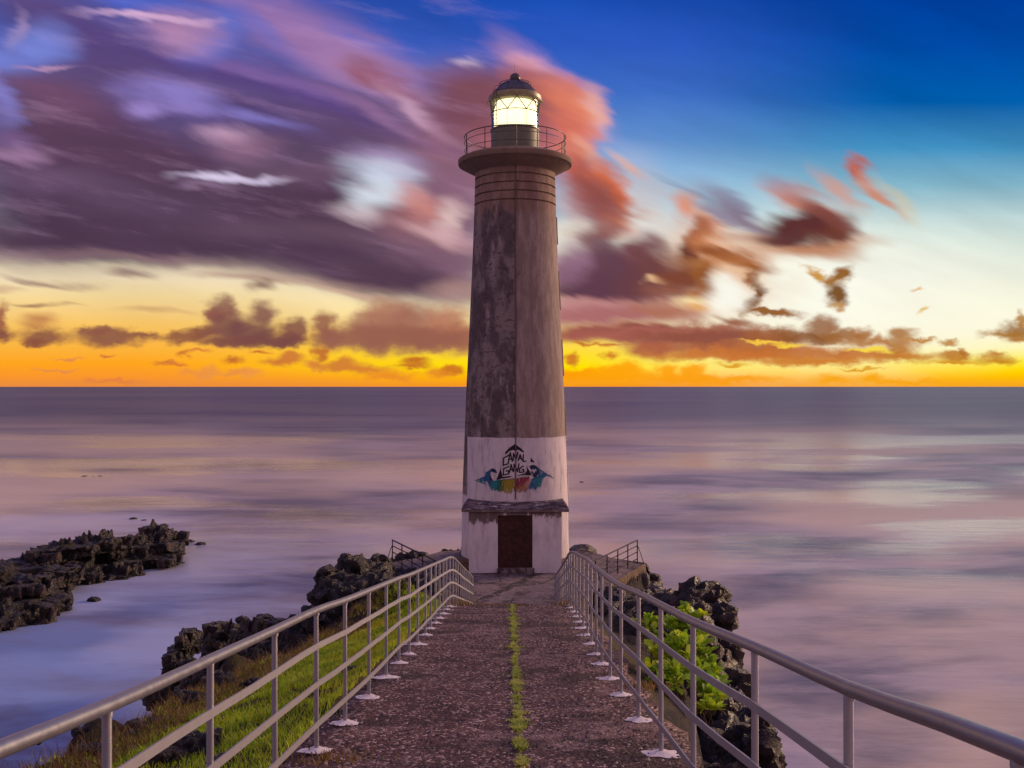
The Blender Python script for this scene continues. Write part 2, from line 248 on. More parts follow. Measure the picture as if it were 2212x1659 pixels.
# ---------------------------------------------------------------- low dusk glow light
sl = bpy.data.lights.new('sun', 'SUN'); so = bpy.data.objects.new('sun', sl); sc.collection.objects.link(so)
sl.energy = 4.3; sl.angle = R(22); sl.color = (1., .66, .42)
az, el = R(58), R(14)
so.rotation_euler = Vector((math.sin(az)*math.cos(el), math.cos(az)*math.cos(el), math.sin(el))).to_track_quat('Z', 'Y').to_euler()

# ================================================================ helpers
def newobj(name, me, mat, parent=None, loc=None):
    o = bpy.data.objects.new(name, me); sc.collection.objects.link(o)
    if mat is not None and not me.materials:
        for mm in (mat if isinstance(mat, (list, tuple)) else [mat]): me.materials.append(mm)
    if parent is not None: o.parent = parent
    if loc is not None: o.location = loc
    return o
def tag(o, label=None, cat=None, group=None, kind=None):
    if label: o['label'] = label
    if cat: o['category'] = cat
    if group: o['group'] = group
    if kind: o['kind'] = kind
    return o
def empty(name, loc):
    o = bpy.data.objects.new(name, None); sc.collection.objects.link(o); o.location = loc; o.empty_display_size = .2
    return o
class MB:
    def __init__(s): s.v = []; s.f = []; s.mi = []
    def add(s, vs, fs, mi=0):
        b = len(s.v); s.v += [tuple(v) for v in vs]; s.f += [tuple(i+b for i in f) for f in fs]; s.mi += [mi]*len(fs)
    def box(s, x0, x1, y0, y1, z0, z1, mi=0):
        s.add([(x0,y0,z0),(x1,y0,z0),(x1,y1,z0),(x0,y1,z0),(x0,y0,z1),(x1,y0,z1),(x1,y1,z1),(x0,y1,z1)],
              [(0,3,2,1),(4,5,6,7),(0,1,5,4),(1,2,6,5),(2,3,7,6),(3,0,4,7)], mi)
    def tube(s, pts, r, n=10, closed=False, mi=0, radii=None):
        pts = [Vector(p) for p in pts]; k = len(pts); rings = []
        for i, p in enumerate(pts):
            if closed: t = pts[(i+1) % k]-pts[i-1]
            else: t = pts[min(i+1, k-1)]-pts[max(i-1, 0)]
            t.normalize(); up = Vector((0,0,1)) if abs(t.z) < .95 else Vector((0,1,0))
            a = t.cross(up).normalized(); b = a.cross(t)
            rr = radii[i] if radii else r
            rings.append([p + a*math.cos(2*math.pi*j/n)*rr + b*math.sin(2*math.pi*j/n)*rr for j in range(n)])
        vs = [q for g in rings for q in g]; fs = []
        for i in range(k if closed else k-1):
            i2 = (i+1) % k
            for j in range(n): fs.append((i*n+j, i*n+(j+1)%n, i2*n+(j+1)%n, i2*n+j))
        if not closed: fs += [tuple(range(n))[::-1], tuple((k-1)*n+j for j in range(n))]
        s.add(vs, fs, mi)
    def bar(s, pts, wx, hz, mi=0):       # flat bar on edge, wx across, hz high
        vs = []; fs = []; pts = [Vector(p) for p in pts]; k = len(pts)
        for p in pts: vs += [p+Vector((-wx/2,0,-hz/2)), p+Vector((wx/2,0,-hz/2)), p+Vector((wx/2,0,hz/2)), p+Vector((-wx/2,0,hz/2))]
        for i in range(k-1):
            for j in range(4): fs.append((i*4+j, i*4+(j+1)%4, i*4+4+(j+1)%4, i*4+4+j))
        fs += [(0,1,2,3), (k*4-1,k*4-2,k*4-3,k*4-4)]
        s.add(vs, fs, mi)
    def lathe(s, prof, cx, cy, n=64, mi=0, cap=True):
        vs = []; fs = []; k = len(prof)
        for (r, z) in prof:
            for j in range(n):
                a = 2*math.pi*j/n; vs.append((cx+r*math.cos(a), cy+r*math.sin(a), z))
        for i in range(k-1):
            for j in range(n): fs.append((i*n+j, i*n+(j+1)%n, (i+1)*n+(j+1)%n, (i+1)*n+j))
        if cap: fs += [tuple(range(n))[::-1], tuple((k-1)*n+j for j in range(n))]
        s.add(vs, fs, mi)
    def build(s, name, mat, parent=None, smooth=None, bevel=None, loc=None):
        me = bpy.data.meshes.new(name)
        off = Vector(loc) if loc is not None else (Vector(parent.location) if parent is not None and parent.type == 'EMPTY' else Vector((0,0,0)))
        me.from_pydata([tuple(Vector(v)-off) for v in s.v], [], s.f)
        me.polygons.foreach_set('material_index', s.mi)
        if smooth: me.shade_smooth() if smooth is True else me.shade_smooth()
        me.update()
        o = newobj(name, me, mat, parent)
        if loc is not None: o.location = loc
        if smooth and smooth is not True:
            me.set_sharp_from_angle(angle=R(smooth))
        if bevel:
            b = o.modifiers.new('bevel', 'BEVEL'); b.width = bevel; b.segments = 2; b.limit_method = 'ANGLE'
        return o

def P(u, v, y): return Vector(((u-UC)*y/F, y, CZ-(v-VH)*y/F))
def interp(x, pts):
    if x <= pts[0][0]: return pts[0][1]
    for (a, p), (b, q) in zip(pts, pts[1:]):
        if x <= b: return p+(q-p)*(x-a)/(b-a)
    return pts[-1][1]

# ---------------------------------------------------------------- materials
class Mat:
    def __init__(s, name, rough=.8, spec=.3, metal=0.):
        s.m = bpy.data.materials.new(name); s.m.use_nodes = True; s.nt = s.m.node_tree
        s.b = s.nt.nodes['Principled BSDF']; s.b.inputs['Roughness'].default_value = rough
        s.b.inputs['Specular IOR Level'].default_value = spec; s.b.inputs['Metallic'].default_value = metal
        s.geo = s.nt.nodes.new('ShaderNodeNewGeometry'); s.pos = s.geo.outputs['Position']
    def n(s, t, **k):
        x = s.nt.nodes.new(t)
        for a, b in k.items(): setattr(x, a, b)
        return x
    def put(s, sock, v):
        if isinstance(v, bpy.types.NodeSocket): s.nt.links.new(v, sock)
        else:
            if hasattr(sock.default_value, '__len__') and len(sock.default_value) == 4 and len(v) == 3: v = tuple(v)+(1,)
            sock.default_value = v
    def noise(s, scale, det=4, rough=.55, vec=None, stretch=None, dist=0, col=False):
        v = vec or s.pos
        if stretch:
            mp = s.n('ShaderNodeMapping'); s.put(mp.inputs[0], v); mp.inputs['Scale'].default_value = stretch[:3]
            if len(stretch) > 3: mp.inputs['Rotation'].default_value = (0, 0, stretch[3])
            v = mp.outputs[0]
        t = s.n('ShaderNodeTexNoise'); s.put(t.inputs['Vector'], v); t.inputs['Scale'].default_value = scale
        t.inputs['Detail'].default_value = det; t.inputs['Roughness'].default_value = rough; t.inputs['Distortion'].default_value = dist
        return t.outputs['Color' if col else 0]
    def voro(s, scale, feature='F1', out='Distance', vec=None, rnd=1.):
        t = s.n('ShaderNodeTexVoronoi', feature=feature); s.put(t.inputs['Vector'], vec or s.pos); t.inputs['Scale'].default_value = scale
        t.inputs['Randomness'].default_value = rnd
        return t.outputs[out]
    def map(s, v, a, b, lo=0., hi=1., sm=True):
        t = s.n('ShaderNodeMapRange', interpolation_type='SMOOTHSTEP' if sm else 'LINEAR'); s.put(t.inputs[0], v)
        for i, q in enumerate((a, b, lo, hi)): t.inputs[i+1].default_value = q
        return t.outputs[0]
    def math(s, op, a, b=None):
        t = s.n('ShaderNodeMath', operation=op); s.put(t.inputs[0], a)
        if b is not None: s.put(t.inputs[1], b)
        return t.outputs[0]
    def mix(s, f, a, b, mode='MIX'):
        t = s.n('ShaderNodeMixRGB', blend_type=mode); s.put(t.inputs[0], f); s.put(t.inputs[1], a); s.put(t.inputs[2], b)
        return t.outputs[0]
    def xyz(s):
        t = s.n('ShaderNodeSeparateXYZ'); s.put(t.inputs[0], s.pos); return t.outputs
    def color(s, c): s.put(s.b.inputs['Base Color'], c); return s
    def bump(s, h, strength=.5, dist=.02):
        t = s.n('ShaderNodeBump'); s.put(t.inputs['Height'], h); t.inputs['Strength'].default_value = strength; t.inputs['Distance'].default_value = dist
        s.nt.links.new(t.outputs[0], s.b.inputs['Normal']); return s

# rock
def rock_mat(name, dark, mid, pale, lichen=None, sc_=1.):
    k = Mat(name, .6, .35)
    a = k.noise(1.3*sc_, 6, .6); b = k.noise(7*sc_, 6, .65); v = k.voro(3.5*sc_, 'DISTANCE_TO_EDGE')
    c = k.mix(k.map(b, .4, .72), dark, mid)
    c = k.mix(k.map(a, .56, .74, 0, .75), c, pale)
    if lichen: c = k.mix(k.map(k.noise(2.2*sc_, 5), .56, .68, 0, .7), c, lichen)
    k.color(c)
    pt = k.geo.outputs['Pointiness']; c = k.mix(k.map(pt, .51, .58, 0, .55), c, pale); k.color(c)
    k.put(k.b.inputs['Roughness'], k.map(b, .35, .7, .22, .75))
    h = k.math('ADD', k.math('MULTIPLY', b, 1.2), k.math('ADD', k.math('MULTIPLY', k.map(v, 0, .12), .35), k.noise(26*sc_, 5, .7)))
    k.bump(h, .9, .12/sc_)
    return k.m
M_rock = rock_mat('basalt', (.006,.004,.006), (.019,.012,.016), (.046,.029,.030))
M_rock_r = rock_mat('basalt_reddish', (.010,.006,.007), (.038,.022,.023), (.085,.05,.042), (.06,.04,.018))
M_rock_wet = rock_mat('wet_basalt', (.005,.004,.005), (.021,.014,.015), (.09,.055,.045), (.05,.03,.010), .6)
M_boulder = rock_mat('pale_boulder', (.05,.038,.036), (.10,.075,.068), (.17,.12,.10), None, 1.6)

# path: worn asphalt-like concrete with pale and dark aggregate
k = Mat('worn_path', .85, .25)
vc = k.voro(42, out='Color'); vd = k.voro(42)
sep = k.n('ShaderNodeSeparateColor'); k.put(sep.inputs[0], vc)
c = k.mix(k.noise(1.6, 5, .6), (.072,.031,.032), (.165,.082,.080))
c = k.mix(k.map(sep.outputs[0], .55, .9, 0, .8, False), c, (.03,.018,.022))
c = k.mix(k.map(sep.outputs[1], .83, .90), c, (.46,.33,.31))
c = k.mix(k.map(k.noise(.8, 5), .5, .66, 0, .6), c, (.25,.16,.16))
c = k.mix(k.map(k.noise(1.3, 6, .7, stretch=(.8, 1, 1)), .50, .60, 0, .8), c, (.028,.014,.018))
wv = k.n('ShaderNodeVectorMath', operation='ADD'); k.put(wv.inputs[0], k.pos); ws = k.n('ShaderNodeVectorMath', operation='SCALE'); k.put(ws.inputs[0], k.noise(2.5, 5, .7, col=True)); ws.inputs[3].default_value = .55; k.put(wv.inputs[1], ws.outputs[0])
ck = k.voro(.55, 'DISTANCE_TO_EDGE', vec=wv.outputs[0]); c = k.mix(k.map(ck, .010, .004, 0, .85), c, (.015,.009,.010))
k.color(c); k.bump(k.math('ADD', k.math('MULTIPLY', k.map(vd, 0, .6, 1, 0), .8), k.noise(18, 5, .7)), 1., .026)
M_path = k.m
k = Mat('terrace_concrete', .85, .25)
c = k.mix(k.noise(2.2, 6, .65), (.06,.04,.045), (.26,.19,.20))
c = k.mix(k.map(k.noise(.9, 5, .6), .47, .6, 0, .85), c, (.05,.032,.035))
c = k.mix(k.map(k.noise(14, 4, .7), .6, .68, 0, .6), c, (.4,.32,.33))
X, Y, Z = k.xyz()
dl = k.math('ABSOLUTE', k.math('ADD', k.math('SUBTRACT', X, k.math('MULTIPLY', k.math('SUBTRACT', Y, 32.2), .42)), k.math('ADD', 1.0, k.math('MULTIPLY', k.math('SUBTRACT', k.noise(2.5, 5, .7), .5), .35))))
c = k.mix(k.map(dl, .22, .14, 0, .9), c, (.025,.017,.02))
ck = k.voro(.8, 'DISTANCE_TO_EDGE'); c = k.mix(k.map(ck, .022, .008, 0, .85), c, (.02,.013,.015)); c = k.mix(k.map(k.noise(5, 6, .75), .5, .62, 0, .6), c, (.30,.23,.24))
k.color(c); k.bump(k.noise(9, 7, .75), 1., .07); M_terr = k.m
k = Mat('stained_wall_concrete', .85, .2)
c = k.mix(k.noise(2.5, 6, .6, stretch=(2, 2, .35)), (.045,.026,.020), (.20,.13,.10))
c = k.mix(k.map(k.noise(1.2, 5, .6), .45, .6), c, (.075,.05,.025)); k.color(c); k.bump(k.noise(9, 7, .75), .6, .04); M_wallc = k.m
k = Mat('white_mortar', .8, .3)
k.color(k.mix(k.noise(14, 5, .7), (.42,.36,.37), (.80,.72,.72))); k.bump(k.noise(30, 5, .7), .6, .01); M_mortar = k.m
# galvanised painted rail
k = Mat('grey_rail_paint', .36, .5)
c = k.mix(k.noise(5, 6, .7), (.21,.21,.25), (.31,.30,.34)); c = k.mix(k.map(k.noise(34, 4, .7), .64, .7, 0, .6), c, (.2,.15,.15))
k.color(c); k.put(k.b.inputs['Metallic'], .75); k.put(k.b.inputs['Roughness'], k.map(k.noise(20, 4), .3, .7, .33, .40)); k.bump(k.noise(60, 4, .6), .015, .003); M_rail = k.m
k = Mat('dull_rail_paint', .5, .4); k.color(k.mix(k.noise(8, 6, .7), (.24,.235,.28), (.36,.35,.39))); k.put(k.b.inputs['Metallic'], .55); k.put(k.b.inputs['Roughness'], .42); M_bar = k.m
k = Mat('dark_rail_paint', .75, .15); k.color(k.mix(k.noise(8, 6, .7), (.02,.018,.025), (.05,.042,.05))); M_rail_dark = k.m

# ================================================================ ground profile
def drop(y): return interp(y, [(-10, .12), (0, 1.575), (19.2, 4.385), (20.3, 4.57), (21.4, 4.84), (31, 7.14), (90, 7.14)])
def xc(y): return interp(y, [(-10, -.17), (8, -.155), (15, -.09), (31, .03), (39, .12)])
def sstep(a, b, x):
    t = min(1, max(0, (x-a)/(b-a))); return t*t*(3-2*t)
def halfw(y):
    return interp(y, [(-10, 1.45), (30.2, 1.45), (38.9, 5.2), (60, 5.2)])
def terr(x, y):
    base = CZ-drop(y)-.06
    hw = halfw(y); xx = x-xc(y)
    side = .05 + 1.25*sstep(21, 31, y)
    nz = noise.multi_fractal(Vector((x*.55, y*.55, 3.3)), 1., 2., 5)
    nz2 = noise.multi_fractal(Vector((x*1.7, y*1.7, 9.3)), 1., 2., 4)
    if y > 41.5: base -= (y-41.5)*1.4
    if abs(xx) < hw: return base - (.25 if y > 30 else .06) + .0
    if xx < 0:
        s = -xx-hw; E = interp(y, [(0, 3.0), (8, 3.0), (16, 2.7), (21, 1.8), (25, .9), (33, .5)])
        slope = interp(y, [(0, 2.2), (12, 1.9), (20, 1.25), (28, .85), (36, .72), (44, 1.1)])
        z = base - side*min(1, s/.3) - .25*min(s, E) - .04*sstep(0, 1, s)
        if s > E: z -= (s-E)*slope
        rk = sstep(E-.3, E+1.2, s) if y < 19 else max(sstep(19, 22, y), sstep(E-.3, E+1.2, s))
        z += nz2*.05 + rk*((nz-.35)*.75+nz2*.3)*min(1, s)
    else:
        s = xx-hw; E = interp(y, [(0, 0), (8.6, 0), (10, .5), (14, .9), (22, 1.5), (30, .9)])
        z = base - side*min(1, s/.3) - .45*min(s, E)
        if s > E: z -= (s-E)*interp(y, [(0, 6), (9, 5), (16, 3), (24, 2.4)])
        rk = sstep(.1, .8, s); z += rk*((nz-1.)*.5+(nz2-.8)*.35)*min(1, s)
    return max(z, -2.0)
def hit(u, v, y0=3., y1=60.):
    y = y0
    while y < y1:
        p = P(u, v, y)
        if p.z <= terr(p.x, p.y): return p
        y += .05
    return P(u, v, y1)

# terrain mesh
xs = np.concatenate([np.arange(-24, -7, .22), np.arange(-7, 6, .10), np.arange(6, 12, .3)])
ys = np.concatenate([np.arange(-8, 4, .4), np.arange(4, 44, .125), np.arange(44, 54, .4)])
vs = []; fs = []; mi = []
for y in ys:
    for x in xs: vs.append((x, y, terr(x, y)))
nx = len(xs)
for j in range(len(ys)-1):
    for i in range(nx-1):
        fs.append((j*nx+i, j*nx+i+1, (j+1)*nx+i+1, (j+1)*nx+i))
me = bpy.data.meshes.new('terrain'); me.from_pydata(vs, [], fs); me.shade_smooth()
k = Mat('headland_ground', .85, .2)
X, Y, Z = k.xyz()
rockc = k.mix(k.map(k.noise(6, 6, .65), .4, .7), (.014,.010,.012), (.05,.034,.036))
soil = k.mix(k.noise(5, 6, .7), (.030,.028,.010), (.09,.075,.02))
soil = k.mix(k.map(k.noise(1.3, 5, .6), .45, .65), soil, (.09,.05,.03))
sepn = k.n('ShaderNodeSeparateXYZ'); k.put(sepn.inputs[0], k.geo.outputs['Normal'])
g = k.math('MULTIPLY', k.map(sepn.outputs[2], .72, .9), k.map(k.math('ADD', Y, k.math('MULTIPLY', k.noise(.8, 4), 4)), 22.5, 20.5))
g = k.math('MULTIPLY', g, k.map(X, 2.0, 1.7)); g = k.math('MULTIPLY', g, k.map(X, -5.6, -4.6))
k.color(k.mix(g, rockc, soil)); k.bump(k.math('ADD', k.noise(8, 7, .7), k.noise(30, 5, .7)), .9, .07)
tag(newobj('terrain', me, k.m), kind='structure')

# ================================================================ sea
me = bpy.data.meshes.new('sea')
S_ = 60000
me.from_pydata([(-S_,-400,0),(S_,-400,0),(S_,S_,0),(-S_,S_,0)], [], [(0,1,2,3)])
k = Mat('long_exposure_sea', .3, .5)
X, Y, Z = k.xyz()
# chart coordinates of the water in log distance keep the swell bands readable far out
ly = k.math('LOGARITHM', k.math('MAXIMUM', Y, 5.), 2.718)
ax = k.math('DIVIDE', X, k.math('MAXIMUM', Y, 5.))
cb = k.n('ShaderNodeCombineXYZ'); k.put(cb.inputs[0], k.math('MULTIPLY', ax, 5.)); k.put(cb.inputs[1], k.math('MULTIPLY', ly, 5.)); cbv = cb.outputs[0]
sw = k.noise(1.1, 6, .6, vec=cbv, stretch=(.8, 1.4, 1, R(9)), dist=.3)
sw2 = k.noise(.5, 3, .5, vec=cbv)
rip = k.noise(2.5, 4, .6, stretch=(.35, 1.2, 1))
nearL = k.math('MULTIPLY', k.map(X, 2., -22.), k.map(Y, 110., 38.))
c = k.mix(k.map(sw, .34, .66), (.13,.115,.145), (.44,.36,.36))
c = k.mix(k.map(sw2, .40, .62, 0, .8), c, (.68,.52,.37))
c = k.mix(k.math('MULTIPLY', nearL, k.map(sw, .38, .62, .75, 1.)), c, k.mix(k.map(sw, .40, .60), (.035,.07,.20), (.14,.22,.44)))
c = k.mix(k.map(k.math('ADD', Y, k.math('MULTIPLY', sw2, 60.)), 70., 520., 0, .9), c, (.05,.042,.075))   # less foam far out; dark wave reflection towards the horizon painted into the colour
def foamspot(c, x0, y0, rx_, ry_, col, op):
    d = k.math('ADD', k.math('POWER', k.math('DIVIDE', k.math('SUBTRACT', X, x0), rx_), 2.), k.math('POWER', k.math('DIVIDE', k.math('SUBTRACT', Y, y0), ry_), 2.))
    d = k.math('ADD', d, k.math('MULTIPLY', k.math('SUBTRACT', k.noise(.16, 5, .6, stretch=(.6, 1.4, 1)), .5), 2.2))
    return k.mix(k.map(d, 1., 0., 0., op), c, col)
for a_ in [(-42, 92, 16, 14, (.50,.49,.60), .55), (-24, 72, 8, 16, (.42,.43,.56), .5), (-17, 50, 5, 9, (.45,.50,.68), .55), (-30, 58, 8, 5, (.45,.50,.68), .5), (9, 24, 4, 16, (.62,.54,.60), .6), (-22, 43, 12, 6, (.32,.42,.70), .5)]: c = foamspot(c, *a_)
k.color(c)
calm = k.math('MULTIPLY', k.map(k.noise(.9, 4, .55, vec=cbv, stretch=(.7, 1., 1, R(8))), .44, .60), k.math('MULTIPLY', k.map(Y, 45., 80.), k.map(Y, 420., 130.)))
k.put(k.b.inputs['Roughness'], k.mix(calm, (.40,.40,.40), (.20,.20,.20)))
k.put(k.b.inputs['IOR'], 1.33)
hh = k.math('ADD', k.math('MULTIPLY', k.noise(.35, 5, .6, stretch=(.4, 1.3, 1, R(6))), 1.), k.math('MULTIPLY', rip, .12))
k.bump(hh, .15, .5)
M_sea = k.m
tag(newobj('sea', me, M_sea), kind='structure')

# ================================================================ path
def smooth_rand(seed, y): return noise.noise(Vector((y*1.9, seed, .5)))
mb = MB(); cols = []
ysp = np.arange(-8, 31.6, .2)
row = 15
vs = []; fs = []
for y in ysp:
    c_ = xc(y); xl = c_-1.40+.07*smooth_rand(1, y)+.05*smooth_rand(4, y*3); xr = c_+1.48+.08*smooth_rand(9, y)+.05*smooth_rand(14, y*3)
    z = CZ-drop(y)
    vs.append((xl-.02, y, z-.35))
    for i in range(row):
        x = xl+(xr-xl)*i/(row-1)
        vs.append((x, y, z+.012*noise.noise(Vector((x*2, y*2, 0)))-(.02 if i in (0, row-1) else 0)))
    vs.append((xr+.02, y, z-.35))
W_ = row+2
for j in range(len(ysp)-1):
    for i in range(W_-1): fs.append((j*W_+i, j*W_+i+1, (j+1)*W_+i+1, (j+1)*W_+i))
me = bpy.data.meshes.new('path'); me.from_pydata(vs, [], fs); me.shade_smooth()
tag(newobj('path', me, M_path), kind='structure')
# loose aggregate standing proud of the worn surface
mb = MB()
for i in range(7000):
    y = 4.5+15.8*random.random()**1.4; c_ = xc(y); x = c_+random.uniform(-1.36, 1.42)
    r = random.uniform(.006, .017)*(1+.02*y); z = CZ-drop(y)+.006
    a = random.random()*6.28; e = random.uniform(.6, 1.)
    ca, sa = math.cos(a)*r, math.sin(a)*r
    mb.add([(x+ca, y+sa, z), (x-sa*e, y+ca*e, z), (x-ca, y-sa, z), (x+sa*e, y-ca*e, z), (x+random.uniform(-.3,.3)*r, y, z+r*random.uniform(.4,.9))],
           [(0,1,4),(1,2,4),(2,3,4),(3,0,4)], random.choice([0,0,0,0,1,1,1,2]))
def flat(name, c, rough=.8): k = Mat(name, rough, .3); k.color(k.mix(k.noise(9, 3), tuple(x*.75 for x in c), c)); return k.m
M_g0, M_g1, M_g2 = flat('stone_dark', (.07,.045,.05)), flat('stone_mid', (.17,.11,.11)), flat('stone_pale', (.42,.30,.29))
o = mb.build('gravel', [M_g0, M_g1, M_g2]); tag(o, 'loose pale and dark gravel worn out of the path surface', 'gravel', kind='stuff')

# ================================================================ terrace round the tower
TZ = CZ-7.12
poly = [(-1.5,30.4),(1.56,30.4),(5.35,39.0),(4.1,40.1),(3.2,42.0),(-2.9,42.0),(-3.9,40.1),(-5.15,39.0)]
mb = MB(); n_ = len(poly)
bmv = [(x, y, TZ) for x, y in poly]+[(x, y, TZ-1.45) for x, y in poly]
mb.add(bmv[:n_]+bmv[n_:], [tuple(range(n_))])
root = empty('terrace', (0, 36, TZ)); tag(root, 'weathered concrete terrace fanning out around the foot of the lighthouse', 'terrace')
# subdivided uneven top
bm = bmesh.new(); f_ = bm.faces.new([bm.verts.new((x, y-36, 0)) for x, y in poly]); bmesh.ops.triangulate(bm, faces=[f_])
for _ in range(5): bmesh.ops.subdivide_edges(bm, edges=bm.edges[:], cuts=1, use_grid_fill=True)
for v in bm.verts:
    v.co.z = .03*noise.multi_fractal(Vector((v.co.x*.9, v.co.y*.9, 1)), 1, 2, 4)
me = bpy.data.meshes.new('deck'); bm.to_mesh(me); bm.free(); newobj('deck', me, M_terr, root)
mb = MB()
for i in range(n_):
    j = (i+1) % n_; a, b = poly[i], poly[j]
    K = max(2, int(math.hypot(b[0]-a[0], b[1]-a[1])/.3)); vs = []; fs = []
    for q in range(K+1):
        t = q/K; x = a[0]+(b[0]-a[0])*t; y = a[1]+(b[1]-a[1])*t
        for r_, zz in enumerate((.045, -.25, -.7, -1.5)):
            o_ = .05*noise.noise(Vector((x*1.3, y*1.3, zz*2)))
            vs.append((x*(1+.004)+o_, y+o_*.5, TZ+zz))
    for q in range(K):
        for r_ in range(3): fs.append((q*4+r_, q*4+4+r_, q*4+5+r_, q*4+1+r_))
    mb.add(vs, fs)
mb.build('retaining_wall', M_wallc, root, smooth=40)

# ================================================================ railings
def railing(name, label, posts, inner, MR=None, MBr=None, hts=(.75,.49,.21), r_top=.026, r_post=.0165, bar_h=.042, patch=True, end_brace=None, group=None):
    """posts: list of (x, y, zbase, ztop)"""
    MR, MBr = MR or M_rail, MBr or M_bar
    x0, y0, z0, _ = posts[len(posts)//2]
    root = empty(name, (x0, y0, z0)); tag(root, label, 'railing', group)
    tops = [Vector((x, y, zt)) for x, y, zb, zt in posts]
    # rounded curve through the tops
    pts = []
    for i, p in enumerate(tops[:-1]):
        q = tops[i+1]; pm = tops[max(0, i-1)]; qn = tops[min(len(tops)-1, i+2)]
        for t in (0, .33, .66):
            h = .5*((2*p)+(-pm+q)*t+(2*pm-5*p+4*q-qn)*t*t+(-pm+3*p-3*q+qn)*t**3); pts.append(h)
    pts.append(tops[-1])
    mb = MB(); mb.tube(pts, r_top, 14); mb.build('top_rail', MR, root, smooth=50)
    for hf in hts:
        mb = MB(); bp = []
        for i, (x, y, zb, zt) in enumerate(posts):
            z = zb+(zt-zb)*hf + random.uniform(-.006, .006)
            bp.append(Vector((x+inner*(r_post+.006), y, z)))
        pts2 = []
        for a, b in zip(bp, bp[1:]):
            pts2 += [a, a.lerp(b, .5)+Vector((0, 0, random.uniform(-.006, .004)))]
        pts2.append(bp[-1])
        mb.bar(pts2, .010, bar_h); mb.build('mid_rail', MBr, root)
    for (x, y, zb, zt) in posts:
        mb = MB(); mb.tube([(x, y, zb-.05), (x+random.uniform(-.004,.004), y, zt-r_top*.6)], r_post, 12)
        mb.tube([(x, y, zt-r_top*1.35), (x, y, zt-r_top*.5)], r_post*1.15, 12)
        po = mb.build('post', MBr, root, smooth=50)
        if patch and y < 30:
            mb = MB(); n = 22; sd = random.random()*50; R0 = random.uniform(.10, .14)
            ring = []; ring2 = []
            for j in range(n):
                a = 2*math.pi*j/n
                rr = R0*(1+.38*noise.noise(Vector((math.cos(a)*1.5+sd, math.sin(a)*1.5, sd)))+.12*random.uniform(-1, 1))
                ring.append((x+rr*1.15*math.cos(a), y+rr*math.sin(a), CZ-drop(y+rr*math.sin(a))+.004))
                ring2.append((x+rr*.7*math.cos(a), y+rr*.6*math.sin(a), CZ-drop(y+rr*.6*math.sin(a))+.010))
            ring3 = [(x+.03*math.cos(2*math.pi*j/n), y+.03*math.sin(2*math.pi*j/n), CZ-drop(y)+.028) for j in range(n)]
            mb.add(ring+ring2+ring3, [(j, (j+1)%n, n+(j+1)%n, n+j) for j in range(n)]+[(n+j, n+(j+1)%n, 2*n+(j+1)%n, 2*n+j) for j in range(n)]+[tuple(range(2*n, 3*n))])
            pp = mb.build('mortar_base', M_mortar, po, smooth=60, loc=root.location); pp.location = (0, 0, 0)
    return root
Lx = [(-5,-1.37),(3.3,-1.375),(4.5,-1.40),(5.7,-1.39),(6.9,-1.385),(7.87,-1.35),(9.1,-1.338),(10.3,-1.333),(11.4,-1.325),(12.2,-1.29),(15,-1.28),(20.3,-1.272),(24.5,-1.25),(31.3,-1.23)]
Rx = [(-5,1.05),(2,1.045),(3.2,1.11),(4.4,1.10),(5.6,1.045),(8,1.04),(10.2,1.03),(12.2,1.055),(14.4,1.116),(20.3,1.19),(25,1.25),(31.3,1.36)]
Lt = [(-5,-.2),(2.1,.89),(3.3,1.085),(4.5,1.265),(6.89,1.585),(20.0,3.51),(20.6,3.62),(21.6,3.84),(24.5,4.55),(27,5.14),(31.3,6.17)]
Rt = [(-5,-.2),(2.0,.75),(3.2,.995),(4.4,1.18),(5.6,1.355),(8,1.70),(9.21,1.888),(14.38,2.56),(17,2.93),(18.8,3.19),(20.2,3.46),(21.4,3.78),(25,4.67),(31.3,6.14)]
yl = [-1.6,-.3,.9,2.1,3.3,4.5,5.7,6.89,7.87,9.09,10.3,11.4,12.2,13.25,14.4,15.3,16.2,17.1,18.0,18.9,19.8,20.9,21.8,22.7,23.6,24.5,25.4,26.3,27.2,28.1,29.0,29.9,30.7]
yr = [-1.6,-.4,.8,2.0,3.2,4.4,5.6,6.8,8.0,9.21,10.2,11.3,12.17,13.3,14.38,15.4,16.4,17.4,18.4,19.4,20.4,21.4,22.4,23.3,24.2,25.1,26.0,26.9,27.8,28.7,29.6,30.6]
railing('railing', 'grey painted tube railing along the grassy side of the path, sunlit on its inner face',
        [(interp(y, Lx), y, CZ-drop(y), CZ-interp(y, Lt)) for y in yl], +1, group='path railings')
railing('railing', 'grey tube railing along the path beside the leafy green shrub and sea cliff',
        [(interp(y, Rx), y, CZ-drop(y), CZ-interp(y, Rt)) for y in yr], -1, group='path railings')
def terr_rail(sg, label):
    ps = []
    xa, ya, xb, yb = (1.42, 31.1, 5.03, 39.0) if sg > 0 else (-1.24, 31.1, -4.80, 39.0)
    K = 7
    for i in range(K+1):
        t = i/K; ps.append((xa+(xb-xa)*t, ya+(yb-ya)*t, TZ, TZ+.96))
    r = railing('railing', label, ps, -sg, M_rail_dark, M_rail_dark, r_top=.027, r_post=.023, bar_h=.042, patch=False, group='terrace railings')
    mb = MB(); x, y = ps[-1][0], ps[-1][1]
    mb.tube([(x, y, TZ+.74), (x+sg*.05, y+.02, TZ+.66), (x+sg*.27, y+.05, TZ), (x+sg*.28, y+.05, TZ-.35)], .018, 8)
    mb.build('brace', M_rail_dark, r, smooth=50)
    mb = MB(); x, y = ps[3][0], ps[3][1]
    mb.tube([(x, y, TZ+.72), (x+sg*.07, y-.02, TZ+.62), (x+sg*.2, y-.05, TZ), (x+sg*.21, y-.05, TZ-.3)], .018, 8)
    mb.build('brace', M_rail_dark, r, smooth=50)
